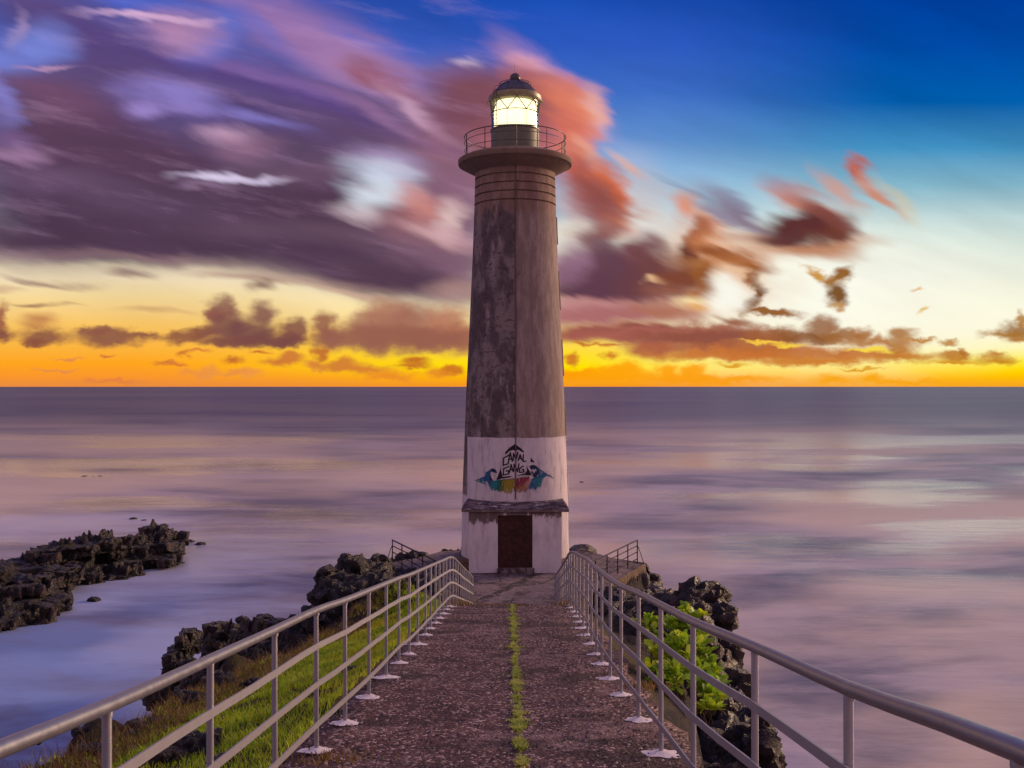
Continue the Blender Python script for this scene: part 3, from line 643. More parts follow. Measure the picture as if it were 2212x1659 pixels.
terr_rail(-1, 'thin grey railing on the terrace edge beside the black lava pinnacle')
terr_rail(+1, 'thin grey railing on the terrace edge above the stained concrete wall')

# ================================================================ lighthouse
TX, TY = .125, 39.3
KP = TY/F
root = empty('lighthouse', (TX, TY, TZ)); tag(root, 'tall tapering concrete lighthouse with lit lantern and painted white base', 'lighthouse')
def zz(v): return CZ-(v-VH)*KP
wpts = [(365,86),(376,86.3),(450,88),(560,92),(700,98.5),(830,105),(950,109.5),(1030,112.5),(1090,114.5),(1150,115.3),(1195,116.6),(1215,117)]
def rad(z): v = VH+(CZ-z)/KP; return interp(v, wpts)*KP*.998
zs = [zz(v) for v in range(1215, 366, -10)]+[zz(372)]
grooves = [CZ+h*1.0077 for h in (7.22, 7.56, 7.90, 8.24, 8.57)]
prof = []
ztmp = sorted(zs)
for z in ztmp:
    if all(abs(z-g_) > .06 for g_ in grooves): prof.append((rad(z), z))
for g_ in grooves:
    r = rad(g_); prof += [(r+.004, g_-.036), (r-.06, g_-.030), (r-.06, g_+.026), (r+.004, g_+.032)]
prof.sort(key=lambda p: p[1])
mb = MB(); mb.lathe(prof, TX, TY, 96)
k = Mat('tower_concrete', .85, .2)
X, Y, Z = k.xyz()
strk = k.noise(2.2, 7, .62, stretch=(2., 2., .45)); bl = k.noise(1.15, 5, .55, stretch=(1.5, 1.5, .8)); fine = k.noise(16, 6, .7)
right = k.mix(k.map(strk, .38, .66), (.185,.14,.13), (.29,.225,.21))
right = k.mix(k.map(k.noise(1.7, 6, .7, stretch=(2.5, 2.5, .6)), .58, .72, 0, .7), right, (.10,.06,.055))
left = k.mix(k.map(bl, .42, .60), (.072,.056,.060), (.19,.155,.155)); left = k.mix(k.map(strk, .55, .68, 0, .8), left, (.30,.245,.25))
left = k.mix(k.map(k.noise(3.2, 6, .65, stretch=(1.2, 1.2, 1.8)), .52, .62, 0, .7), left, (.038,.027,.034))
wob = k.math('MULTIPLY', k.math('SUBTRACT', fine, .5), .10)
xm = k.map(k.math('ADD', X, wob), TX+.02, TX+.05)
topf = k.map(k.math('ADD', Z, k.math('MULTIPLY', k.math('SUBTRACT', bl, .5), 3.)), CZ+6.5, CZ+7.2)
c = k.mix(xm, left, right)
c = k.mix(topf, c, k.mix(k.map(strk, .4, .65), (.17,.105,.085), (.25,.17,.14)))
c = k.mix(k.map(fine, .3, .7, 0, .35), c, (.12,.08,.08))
white = k.mix(k.noise(3, 5, .6), (.42,.38,.41), (.56,.50,.53)); white = k.mix(k.map(k.noise(2.4, 6, .7, stretch=(2, 2, .4)), .46, .70, 0, .7), white, (.24,.20,.21))
zb = k.math('ADD', Z, k.math('MULTIPLY', k.math('SUBTRACT', k.noise(2.5, 5, .6), .5), .10))
wm = k.map(zb, CZ-1.96, CZ-1.98)
wmx = k.math('MULTIPLY', k.map(k.math('ADD', X, wob), TX-1.92, TX-1.86), 1.)
lowall = k.map(Z, CZ-4.2, CZ-4.4)
c = k.mix(k.math('MAXIMUM', k.math('MULTIPLY', wm, wmx), k.math('MULTIPLY', lowall, 1.)), c, white)
k.color(c); k.bump(k.math('ADD', fine, strk), .5, .03); M_tower = k.m
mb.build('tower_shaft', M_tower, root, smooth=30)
# entrance block
k = Mat('white_render', .8, .25)
X, Y, Z = k.xyz()
c = k.mix(k.noise(2.5, 6, .6), (.46,.41,.45), (.60,.55,.58))
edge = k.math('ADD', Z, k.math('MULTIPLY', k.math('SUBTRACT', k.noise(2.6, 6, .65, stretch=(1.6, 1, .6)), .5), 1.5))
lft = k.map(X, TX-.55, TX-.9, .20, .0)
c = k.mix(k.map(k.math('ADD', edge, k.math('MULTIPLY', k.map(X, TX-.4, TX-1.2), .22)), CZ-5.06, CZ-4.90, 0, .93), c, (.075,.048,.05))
c = k.mix(k.map(k.noise(1.6, 6, .65, stretch=(2, 1, .5)), .46, .72, 0, .55), c, (.27,.22,.24))
k.color(c); k.bump(k.noise(14, 6, .7), .35, .02); M_render = k.m
BY = 37.0; bz1 = CZ-4.76
mb = MB(); d0, d1 = TX-.665, TX+.655; dzt, dzb = CZ-4.90, CZ-6.90
bh = 1.765
# front built round the door opening
mb.box(TX-bh, d0, BY, 39.2, TZ-.1, bz1); mb.box(d1, TX+bh, BY, 39.2, TZ-.1, bz1)
mb.box(d0, d1, BY, 39.2, dzt, bz1)
mb.build('entrance_block', M_render, root)
mb = MB(); mb.box(d0+.02, d1-.02, BY+.045, BY+.085, dzb, dzt-.01)
k = Mat('rusty_door', .7, .3); k.color(k.mix(k.map(k.noise(7, 7, .75), .35, .65), (.012,.004,.004), (.055,.013,.009))); k.bump(k.noise(30, 5), .5, .01)
dr = mb.build('door', k.m, root)
mb = MB()
for q in range(4): mb.box(d0+.03, d1-.03, BY+.030, BY+.044, dzb+.12+q*.56, dzb+.16+q*.56)
mb.build('door_batten', k.m, root)
dfm = MB(); dfm.box(d0, d0+.03, BY+.015, BY+.10, dzb, dzt); dfm.box(d1-.03, d1, BY+.015, BY+.10, dzb, dzt); dfm.box(d0+.03, d1-.03, BY+.015, BY+.10, dzt-.04, dzt-.003)
dfm.build('door_frame', k.m, root)
mb = MB(); mb.box(TX-.69, TX+.72, BY-.13, BY+.2, TZ-.05, dzb); mb.build('door_step', M_terr, root, bevel=.02)
# sloping cap over the entrance
mb = MB(); y0, y1 = 36.86, 39.25; a, b = 2.04, 1.86; z0, z1, z2 = CZ-4.76, CZ-4.665, CZ-4.40
mb.box(TX-a, TX+a, y0, y1, z0, z1, 0)
mb.build('canopy_edge', M_render, root, bevel=.01)
mb = MB()
mb.add([(TX-a-.01, y0-.01, z1+.001), (TX+a+.01, y0-.01, z1+.001), (TX+a+.01, y1, z1+.001), (TX-a-.01, y1, z1+.001),
        (TX-b, y0+.33, z2), (TX+b, y0+.33, z2), (TX+b, y1, z2), (TX-b, y1, z2)],
       [(0,3,2,1),(4,5,6,7),(0,1,5,4),(1,2,6,5),(2,3,7,6),(3,0,4,7)])
k = Mat('weathered_cap', .8, .25)
c = k.mix(k.map(k.noise(4.5, 7, .7, stretch=(.5, 1, 3)), .45, .6), (.04,.028,.035), (.14,.10,.12)); c = k.mix(k.map(k.noise(7, 6, .7, stretch=(.4, 1, 3)), .56, .64), c, (.42,.36,.40)); k.color(c); k.bump(k.noise(12, 6), .6, .03)
mb.build('canopy_roof', k.m, root)
mb = MB(); mb.box(TX-2.27, TX+2.27, 37.35, 41.6, TZ-.1, TZ+.37); mb.build('plinth', M_wallc, root, bevel=.03)
# conduit down the front and conductor strip on the flank
def surf(z, az_, off=0.):   # az_: 0 = facing the path, + = east
    r = rad(z)+off; return Vector((TX+math.sin(az_)*r, TY-math.cos(az_)*r, z))
k = Mat('rusty_conduit', .6, .4); k.color(k.mix(k.noise(5, 5), (.035,.022,.025), (.12,.075,.06))); M_cond = k.m
mb = MB(); mb.tube([surf(z, .006+.004*math.sin(z*1.3), .03) for z in np.arange(CZ-4.3, CZ+8.95, .4)], .022, 8)
mb.build('conduit', M_cond, root, smooth=50)
for va, vb in [(529,470),(670,587),(812,733),(952,875),(1080,1010)]:
    zs_ = np.linspace(zz(va), zz(vb), 6); mb = MB()
    mb.tube([surf(z, R(87), .012) for z in zs_], .03, 6)
    mb.build('conductor', M_tower, root)
# gallery
def zh(h): return CZ+h*1.0077
sK = 1.0077
mb = MB()
mb.lathe([(rad(zh(8.48))-.01, zh(8.44)), (rad(zh(8.5))+.02, zh(8.50)), (1.85*sK, zh(8.62)), (2.12*sK, zh(8.76)), (2.22*sK, zh(8.83)), (2.26*sK, zh(8.835)), (2.28*sK, zh(8.87)),
          (2.285*sK, zh(9.02)), (2.24*sK, zh(9.05)), (2.0*sK, zh(9.16)), (1.9*sK, zh(9.19)), (.5, zh(9.20))], TX, TY, 96)
k = Mat('gallery_concrete', .85, .2)
c = k.mix(k.noise(4, 6, .65), (.10,.062,.045), (.22,.15,.12)); c = k.mix(k.map(k.noise(2, 6, .7), .55, .7, 0, .6), c, (.06,.035,.028)); k.color(c); k.bump(k.noise(12, 6, .7), .5, .02)
mb.build('gallery_deck', k.m, root, smooth=35)
k = Mat('dark_metal', .45, .5); k.color(k.mix(k.noise(6, 5), (.022,.018,.02), (.055,.04,.042))); k.put(k.b.inputs['Metallic'], .3); M_dark = k.m
# gallery railing
gr = empty('gallery_railing', (0, 0, 0)); gr.parent = root
def ringpts(r, z, n=64): return [Vector((TX+r*math.cos(2*math.pi*i/n), TY+r*math.sin(2*math.pi*i/n), z)) for i in range(n)]
RG = 2.03*sK
for hz_, rr in ((9.97, .020), (9.73, .012), (9.40, .012)):
    mb = MB(); mb.tube(ringpts(RG, zh(hz_), 72), rr, 8, closed=True); o = mb.build('rail_ring', M_dark, gr, smooth=50, loc=(TX, TY, TZ)); o.location = (0, 0, 0)
for i in range(10):
    a = 2*math.pi*(i+.03)/10 - math.pi/2
    x, y = TX+RG*math.cos(a), TY+RG*math.sin(a)
    mb = MB(); mb.tube([(x, y, zh(9.0)), (x, y, zh(9.97))], .019, 8)
    o = mb.build('post', M_dark, gr, smooth=50, loc=(TX, TY, TZ)); o.location = (0, 0, 0)
# lantern drum
k = Mat('lantern_paint', .55, .4); k.color(k.mix(k.noise(4, 5), (.06,.065,.05), (.13,.125,.10))); M_drum = k.m
mb = MB(); rD = .965*sK
mb.lathe([(rD+.03, zh(9.19)), (rD+.03, zh(9.24)), (rD, zh(9.25)), (rD, zh(10.20)), (rD+.03, zh(10.22)), (rD+.03, zh(10.27)), (.80, zh(10.28))], TX, TY, 64)
mb.build('lantern_drum', M_drum, root, smooth=35)
mb = MB()
mb.box(TX-1.34, TX-1.12, TY-.45, TY-.2, zh(9.20), zh(9.36)); mb.box(TX+.98, TX+1.18, TY-.5, TY-.25, zh(9.20), zh(9.36))
mb.build('junction_box', M_dark, root, bevel=.01)
mb = MB(); mb.box(TX-.03, TX+.13, TY-rD-.09, TY-rD+.02, zh(9.28), zh(9.39)); mb.build('vent_box', flat('ochre_box', (.3,.26,.12)), root, bevel=.01)
mb = MB(); a = R(-90+67); mb.tube([(TX+math.cos(a)*(rD+.02), TY+math.sin(a)*(rD+.02), zh(9.25)), (TX+math.cos(a)*(rD+.02), TY+math.sin(a)*(rD+.02), zh(10.2))], .015, 6); mb.build('drum_seam', M_dark, root)
# glass, glazing bars, lens
mb = MB(); n = 48; vs = []; fs = []
for zq in (zh(10.27), zh(11.40)):
    for j in range(n): a_ = 2*math.pi*j/n; vs.append((TX+.955*sK*math.cos(a_), TY+.955*sK*math.sin(a_), zq))
fs = [(j, (j+1)%n, n+(j+1)%n, n+j) for j in range(n)]; mb.add(vs, fs)
gm = bpy.data.materials.new('lantern_glass'); gm.use_nodes = True; g_ = gm.node_tree; g_.nodes.clear()
tr = g_.nodes.new('ShaderNodeBsdfTransparent'); tr.inputs[0].default_value = (.97,.96,.9,1); gl = g_.nodes.new('ShaderNodeBsdfGlossy'); gl.inputs['Roughness'].default_value = .05
fr = g_.nodes.new('ShaderNodeFresnel'); fr.inputs[0].default_value = 1.45; mx = g_.nodes.new('ShaderNodeMixShader'); ou = g_.nodes.new('ShaderNodeOutputMaterial')
g_.links.new(fr.outputs[0], mx.inputs[0]); g_.links.new(tr.outputs[0], mx.inputs[1]); g_.links.new(gl.outputs[0], mx.inputs[2]); g_.links.new(mx.outputs[0], ou.inputs[0])
mb.build('lantern_glass', gm, root, smooth=True)
RB = .975*sK
def cyl(a_, h, r=RB): return Vector((TX+r*math.sin(a_), TY-r*math.cos(a_), zh(h)))
mb = MB(); NB = 8
for i in range(NB):
    a0 = 2*math.pi*i/NB+.075; a1 = 2*math.pi*(i+.5)/NB+.075; a2 = 2*math.pi*(i+1)/NB+.075
    for p, q in ((a0, a1), (a2, a1)):
        mb.tube([cyl(p+(q-p)*t, 11.39-.49*t) for t in (0, .25, .5, .75, 1)], .017, 6)
for i in range(8):
    a1 = 2*math.pi*(i+.5)/NB+.075
    mb.tube([cyl(a1, 10.9), cyl(a1+.001, 10.27)], .008, 6)
mb.build('glazing_bar', M_dark, root, smooth=50)
for hz_ in (10.9,):
    mb = MB(); mb.tube(ringpts(RB, zh(hz_)), .017, 6, closed=True); mb.build('glazing_ring', M_dark, root, smooth=50)
lm = bpy.data.materials.new('lens_light'); lm.use_nodes = True; b_ = lm.node_tree.nodes['Principled BSDF']
b_.inputs['Emission Color'].default_value = (1., .88, .50, 1); b_.inputs['Emission Strength'].default_value = 1.45; b_.inputs['Base Color'].default_value = (.8,.8,.7,1)
mb = MB(); pr = []
for i in range(17):
    t = i/16; pr.append((.80+.07*math.sin(math.pi*t)-(.03 if i % 2 else 0), zh(10.29+1.06*t)))
mb.lathe(pr, TX, TY, 48); mb.build('lens', lm, root, smooth=25)
# eaves, dome, ball, antenna
k = Mat('eaves_paint', .4, .5); k.color(k.mix(k.noise(6, 4), (.12,.10,.045), (.25,.21,.10))); M_eave = k.m
mb = MB(); mb.lathe([(.93*sK, zh(11.36)), (1.06*sK, zh(11.44)), (1.075*sK, zh(11.50)), (1.06*sK, zh(11.60)), (.9*sK, zh(11.70)), (.5, zh(11.70))], TX, TY, 64); mb.build('eaves', M_eave, root, smooth=35)
mb = MB(); mb.tube(ringpts(1.10*sK, zh(11.37)), .022, 8, closed=True); mb.build('gutter_ring', M_eave, root, smooth=50)
mb = MB(); mb.lathe([(.97*sK, zh(11.66)), (.86, zh(11.76)), (.77, zh(11.86)), (.68, zh(11.97)), (.57, zh(12.08)), (.43, zh(12.17)), (.30, zh(12.23)), (.23, zh(12.26)), (.22, zh(12.28))], TX, TY, 64)
k = Mat('dome_metal', .42, .5); k.color(k.mix(k.noise(5, 5), (.03,.024,.032), (.075,.055,.065))); k.put(k.b.inputs['Metallic'], .35); M_dome = k.m
dome = mb.build('roof_dome', M_dome, root, smooth=True)
mb = MB()
for i in range(8):
    a_ = 2*math.pi*(i+.5)/8
    mb.tube([Vector((TX+(r+.008)*math.cos(a_), TY+(r+.008)*math.sin(a_), zh(h))) for r, h in ((.90,11.73),(.77,11.86),(.68,11.97),(.57,12.08),(.43,12.17),(.25,12.25))], .014, 6)
mb.build('dome_rib', M_dome, root, smooth=50)
mb = MB(); mb.lathe([(.22, zh(12.24)), (.215, zh(12.36)), (.20, zh(12.43)), (.165, zh(12.50)), (.11, zh(12.54)), (.04, zh(12.565)), (.005, zh(12.57))], TX, TY, 32); mb.build('vent_ball', M_dome, root, smooth=True)
mb = MB(); mb.tube([(TX, TY, zh(12.55)), (TX-.02, TY, zh(12.92))], .010, 6); mb.build('lightning_rod', M_dark, root)
mb = MB(); mb.tube(ringpts(.64, zh(12.13), 48), .012, 6, closed=True)
for i in range(8):
    a_ = 2*math.pi*(i+.3)/8; mb.tube([(TX+.55*math.cos(a_), TY+.55*math.sin(a_), zh(12.06)), (TX+.64*math.cos(a_), TY+.64*math.sin(a_), zh(12.13))], .014, 6)
mb.build('dome_handrail', M_dark, root, smooth=50)
# ladder up the lantern
mb = MB(); aL = -R(42); aM = -R(52)
for a_ in (aL, aM): mb.tube([cyl(a_, 10.28, 1.08), cyl(a_, 11.62, 1.12), cyl(a_, 11.78, .98)], .012, 6)
for i in range(8): mb.tube([cyl(aL, 10.36+i*.17, 1.09), cyl(aM, 10.36+i*.17, 1.09)], .009, 6)
mb.tube([cyl(aM, 11.6, 1.1), cyl(aM, 11.85, 1.05), cyl(aL-.02, 11.9, .85)], .01, 6)
mb.build('ladder', M_dark, root, smooth=50)

# ---- painted lettering and mural on the white base, laid on the curved wall
def wall(px, py, off):      # px,py in the mural's own units (1 unit = 4.2 mm), origin at the peak of the emblem
    s = 1/4.234*37.15/F
    x = (px-615)*s; z = CZ-((921.6+py/4.234)-VH)*37.15/F
    r = rad(z)+off; a_ = math.asin(max(-1, min(1, x/r)))
    return Vector((TX+math.sin(a_)*r, TY-math.cos(a_)*r, z))
def paint(mb, poly, off=.006, mi=0):
    mb.add([wall(x, y, off) for x, y in poly], [tuple(range(len(poly)))], mi)
def line(mb, pts, wd, off=.006, mi=0):
    for (a, b) in zip(pts, pts[1:]):
        dx_, dy_ = b[0]-a[0], b[1]-a[1]; l = math.hypot(dx_, dy_) or 1; nx_, ny_ = -dy_/l*wd/2, dx_/l*wd/2; ex, ey = dx_/l*wd*.3, dy_/l*wd*.3
        paint(mb, [(a[0]-ex+nx_, a[1]-ey+ny_), (a[0]-ex-nx_, a[1]-ey-ny_), (b[0]+ex-nx_, b[1]+ey-ny_), (b[0]+ex+nx_, b[1]+ey+ny_)], off, mi); off += .0004
M_black = flat('black_paint', (.012,.010,.012)); 
mb = MB()
paint(mb, [(613,160),(560,195),(523,235),(520,262),(560,225),(595,215),(613,222)]); paint(mb, [(613,160),(613,222),(640,212),(690,240),(698,232),(668,200)])
W1 = 12
for pts in [ [(556,262),(508,290),(504,356),(552,340)],                                   # C
             [(550,330),(570,238),(588,318)], [(560,300),(584,296)],                      # A
             [(596,310),(598,245),(622,300),(640,238)],                                   # N
             [(642,312),(660,258),(676,306)], [(650,294),(672,290)],                      # A
             [(690,256),(686,322),(714,316)],                                             # L
             [(556,366),(510,386),(504,446),(556,432),(552,404),(530,408)],               # G
             [(562,420),(578,348),(594,412)], [(568,396),(590,392)],                      # A
             [(602,408),(604,344),(636,412),(650,340)],                                   # N
             [(690,362),(656,382),(654,420),(694,416),(692,394),(676,396)] ]:             # G
    line(mb, pts, W1)
for poly_ in [ [(486,370),(468,420),(455,455),(438,492),(480,482),(500,470),(492,430),(484,400)], [(495,478),(545,470),(590,458),(560,452),(500,462)],
               [(716,358),(724,400),(706,428),(660,440),(620,456),(700,444),(742,450),(768,446),(748,410)], [(758,286),(754,325),(796,332)] ]:
    paint(mb, poly_, .007)
mb.build('lettering', M_black, root)
M_blue, M_teal, M_navy = flat('blue_paint', (.02,.09,.21)), flat('teal_paint', (.02,.17,.20)), flat('navy_paint', (.012,.02,.06))
M_green, M_yel, M_red, M_orange = flat('green_paint', (.02,.10,.05)), flat('yellow_paint', (.26,.20,.02)), flat('red_paint', (.22,.03,.05)), flat('orange_paint', (.36,.20,.15))
mb = MB(); rnd = random.Random(3); k2 = [0]
def strokes(n, p0, p1, q0, q1, wd, mi, bend=0):
    for i in range(int(n*1.7)):
        t = rnd.random(); a = (p0[0]+(p1[0]-p0[0])*t+rnd.uniform(-9,9), p0[1]+(p1[1]-p0[1])*t+rnd.uniform(-4,4)); t += rnd.uniform(-.22, .22); ex_ = rnd.uniform(-.35, .25)
        b = (q0[0]+(q1[0]-q0[0])*t, q0[1]+(q1[1]-q0[1])*t); b = (b[0]+(b[0]-a[0])*ex_, b[1]+(b[1]-a[1])*ex_); mdl = ((a[0]+b[0])/2+bend, (a[1]+b[1])/2+abs(bend)*.6); k2[0] += 1
        line(mb, [a, mdl, b], wd*rnd.uniform(.35, 1.), .004+.00001*k2[0], mi)
paint(mb, [(240,510),(300,480),(345,455),(365,420),(385,395),(410,388),(378,445),(370,475),(385,498),(430,500),(470,485),(460,520),(440,560),(400,572),(365,545),(330,508),(290,520)], .0032, 0)
paint(mb, [(385,395),(410,385),(438,400),(436,425),(415,412),(395,420)], .0034, 2)
paint(mb, [(770,352),(810,365),(850,400),(890,430),(940,455),(970,485),(900,460),(880,480),(860,520),(800,560),(735,560),(760,510),(790,470),(815,445),(820,410),(800,385)], .0032, 0)
paint(mb, [(745,365),(770,352),(812,365),(820,405),(800,385),(780,390),(760,400)], .0034, 2)
paint(mb, [(440,500),(530,485),(520,582),(480,592),(440,575)], .0030, 3); 
strokes(16, (245,508),(330,470),(345,478),(370,500), 6, 0); strokes(14, (240,512),(320,480),(330,530),(350,560), 2, 1)
strokes(26, (350,420),(340,480),(380,560),(440,540), 7, 0, -10); strokes(10, (355,425),(400,395),(375,470),(350,470), 8, 0)
strokes(12, (385,400),(430,400),(400,420),(440,425), 8, 2); strokes(8, (380,430),(372,460),(380,520),(430,520), 6, 2)
strokes(30, (400,510),(470,490),(400,575),(480,570), 7, 1); strokes(26, (450,500),(530,485),(440,580),(520,580), 8, 3)
strokes(36, (510,490),(605,480),(500,585),(590,590), 8, 4); strokes(34, (615,480),(745,462),(615,575),(700,580), 7, 5); strokes(14, (620,560),(700,545),(640,595),(690,590), 4, 6)
strokes(12, (600,560),(700,520),(610,590),(720,570), 4, 4); strokes(16, (700,510),(760,480),(680,560),(740,570), 4, 6)
strokes(24, (770,480),(880,440),(735,560),(800,570), 6, 0); strokes(22, (800,480),(870,450),(790,560),(850,540), 5, 1)
strokes(18, (820,385),(900,435),(800,450),(870,480), 7, 0); strokes(10, (895,440),(900,450),(960,475),(970,485), 3, 0); strokes(10, (748,365),(800,360),(765,395),(815,385), 8, 2)
strokes(14, (780,450),(800,470),(820,400),(835,430), 7, 2); strokes(6, (770,410),(768,430),(790,455),(800,460), 6, 2)
for i in range(30): # drips
    x = rnd.uniform(380, 880); y = 575+rnd.uniform(-30, 5)-abs(x-600)*.12; line(mb, [(x, y), (x+rnd.uniform(-2,2), y+rnd.uniform(15, 75))], 1.3, .0035, rnd.choice([1,3,0]) if x < 500 else rnd.choice([4,5,1]))
for i in range(11): # small brushed script line
    x = 480+i*12; line(mb, [(x, 500-i*2), (x+4, 488-i*2), (x+8, 498-i*2)], 2.2, .0075, 7)
for i in range(8):
    x = 645+i*12; line(mb, [(x, 476-i*1.5), (x+4, 464-i*1.5), (x+8, 474-i*1.5)], 2.2, .0075, 7)
mb.build('wave_mural', [M_blue, M_teal, M_navy, M_green, M_yel, M_red, M_orange, M_black], root)

# ================================================================ rocks
tmp_scene = bpy.data.scenes.new('tmp')
def rock(name, label, lumps, voxel=.12, amp=.3, fr=.9, mat=None, group=None, cat='rock', seed=0., raw=False, crag=1., ST=.1, ledge=0):
    """lumps: (centre, (rx,ry,rz)) -> one welded craggy mass"""
    bm = bmesh.new(); rn = random.Random(seed)
    for c_, r_ in lumps:
        ret = bmesh.ops.create_icosphere(bm, subdivisions=3, radius=1)
        rot = Matrix.Rotation(rn.uniform(-.6, .6), 3, 'Z') @ Matrix.Rotation(rn.uniform(-.2, .2), 3, 'X'); sd = rn.random()*100
        for v in ret['verts']:
            n_ = v.co.normalized(); q = n_.copy()
            # squarish blocks
            e = 1/max(abs(q.x), abs(q.y), abs(q.z))**.45
            q *= e*(1+.22*noise.noise(n_*1.6+Vector((sd, 0, 0))))*.92
            q = Vector((q.x*r_[0], q.y*r_[1], q.z*r_[2])); v.co = (rot @ q)+Vector(c_)
    me = bpy.data.meshes.new(name); bm.to_mesh(me); bm.free()
    o = bpy.data.objects.new(name, me); tmp_scene.collection.objects.link(o)
    md = o.modifiers.new('r', 'REMESH'); md.mode = 'VOXEL'; md.voxel_size = voxel
    vl = tmp_scene.view_layers[0]; vl.update(); dg = vl.depsgraph; me2 = bpy.data.meshes.new_from_object(o.evaluated_get(dg)); o.modifiers.clear(); tmp_scene.collection.objects.unlink(o); sc.collection.objects.link(o)
    nv = len(me2.vertices); nn = [Vector(v.normal) for v in me2.vertices]
    out = np.empty(nv*3, dtype=np.float32); sdv = Vector((seed*3.1, seed*1.7, 0))
    for i, v in enumerate(me2.vertices):
        p = v.co; q = p*fr+sdv
        d = noise.multi_fractal(q, .9, 2.1, 5)-.0
        dist = noise.voronoi(q*1.9)[0]
        cr = (dist[1]-dist[0])
        d2 = noise.noise(q*6.5)
        strat = abs(noise.noise(Vector((q.x*.7, q.y*.7, q.z*4.5))))
        rg = noise.ridged_multi_fractal(q*1.6, .8, 2.2, 5, 1., 2.)
        d3 = noise.noise(q*13)
        k_ = amp*(.40*(d-.4)+crag*.5*min(cr, .4)-.3*crag+.50*(rg-1.1)*crag+.26*d2+.15*d3-(.35+ST)*strat)
        w_ = p+nn[i]*k_
        if ledge:
            ph = w_.z/ledge+.6*noise.noise(Vector((w_.x*.35, w_.y*.35, 7))); fl = math.floor(ph); fr_ = ph-fl
            w_.z += (sstep(.25, .75, fr_)-fr_)*ledge*.75
        out[i*3:i*3+3] = w_
    me2.vertices.foreach_set('co', out); me2.shade_smooth(); me2.update(); me2.set_sharp_from_angle(angle=R(38))
    me2.name = name
    c0 = sum((Vector(l[0]) for l in lumps), Vector())/len(lumps); zmin = min(l[0][2]-l[1][2] for l in lumps); c0.z = zmin
    me2.transform(Matrix.Translation(-c0)); o.data = me2; bpy.data.meshes.remove(me); o.location = c0
    me2.materials.clear(); me2.materials.append(mat or M_rock)
    return tag(o, label, cat, group)
def lp(u, v, y, ru, rv, ry=None):
    s = y/F; rx = ru*s; rz = rv*s; return (P(u, v, y), (rx, ry or (rx+rz)/2*1.2, rz))
def sea_y(vw): return CZ*F/(vw-VH)

# cliff to the east of the path
rock('cliff', 'dark craggy cliff rising from the sea on the leafy shrub side of the path',
  [lp(*a) for a in [(1497,1290,22,26,34,.5),(1535,1300,22,34,40,.6),(1470,1308,22,42,34,.7),(1440,1312,23,36,30,.8),(1556,1345,21,28,46,.6),(1545,1400,20,36,48,.7),(1550,1450,19,36,40,.7),
   (1598,1468,17.5,26,20,.5),(1578,1515,17,36,40,.6),(1625,1570,15,32,36,.5),(1650,1625,14,28,40,.5),(1600,1620,14.5,45,60,.7),(1545,1560,15.5,50,60,.7),(1515,1490,16.5,45,60,.7),
   (1500,1400,18.5,50,60,.8),(1480,1350,20,50,40,.8),(1415,1335,23,45,40,.9),(1450,1400,21,60,60,.9),(1560,1660,14,90,60,.9),(1590,1800,15,110,120,1.2),(1520,1620,18,90,120,1.2),(1500,1600,21,90,180,1.5),(1510,1750,22,110,220,1.8)]],
  .085, .34, .95, M_rock_r, cat='cliff', seed=2.)
rock('cliff', 'black lava pinnacle rising left of the terrace behind the path railing',
  [lp(*a) for a in [(768,1232,29,26,36,.6),(752,1226,29,14,26,.5),(823,1228,30,16,28,.5),(797,1248,29,45,28,.7),(712,1252,28,22,24,.5),(703,1262,28,18,22,.4),(735,1285,27.5,46,42,.9),(694,1288,27.5,18,14,.4),
   (780,1310,27,66,56,1.),(725,1345,26.5,66,44,1.),(840,1310,27,48,56,.9),(655,1385,27,60,46,1.),(865,1365,25,26,44,.6),(800,1385,25,56,40,.9),(700,1420,26,80,50,1.),(600,1430,28,70,40,1.2),(640,1480,30,110,60,1.6),(760,1450,28,110,80,1.8)]],
  .085, .36, .95, M_rock, cat='cliff', seed=5.)
rock('rock', 'jagged dark shore rocks with a tide pool at the water edge',
  [lp(*a) for a in [(402,1378,42,20,17,.8),(388,1402,42,22,16,.8),(375,1440,41,18,26,.9),(412,1398,42,18,14,.8),(400,1440,41,30,16,1.),(430,1440,40,30,8,1.),(370,1482,39,30,20,1.),(410,1478,38,40,22,1.),(468,1368,41,22,20,.8),(503,1362,40,15,24,.7),
   (480,1400,40,36,26,1.),(530,1400,38,40,36,1.),(560,1370,37,40,34,1.),(600,1375,36,30,34,1.),(560,1440,36,60,34,1.2),(470,1460,37,70,40,1.2),(340,1508,37,26,12,.7),(450,1520,34,90,40,1.4)]],
  .09, .46, .85, M_rock_wet, seed=8., ST=.5, ledge=.6)
for (u, v, y, ru, rv, lab) in [(575,1342,44,24,9,'low brown rock just breaking the mist beyond the tide pool'), (520,1338,46,14,7,'small brown rock in the mist beyond the shore rocks')]:
    rock('rock', lab, [lp(u, v, y, ru, rv), lp(u+8, v+5, y, ru, rv)], .08, .2, 1.2, M_rock_wet, seed=u*.1)
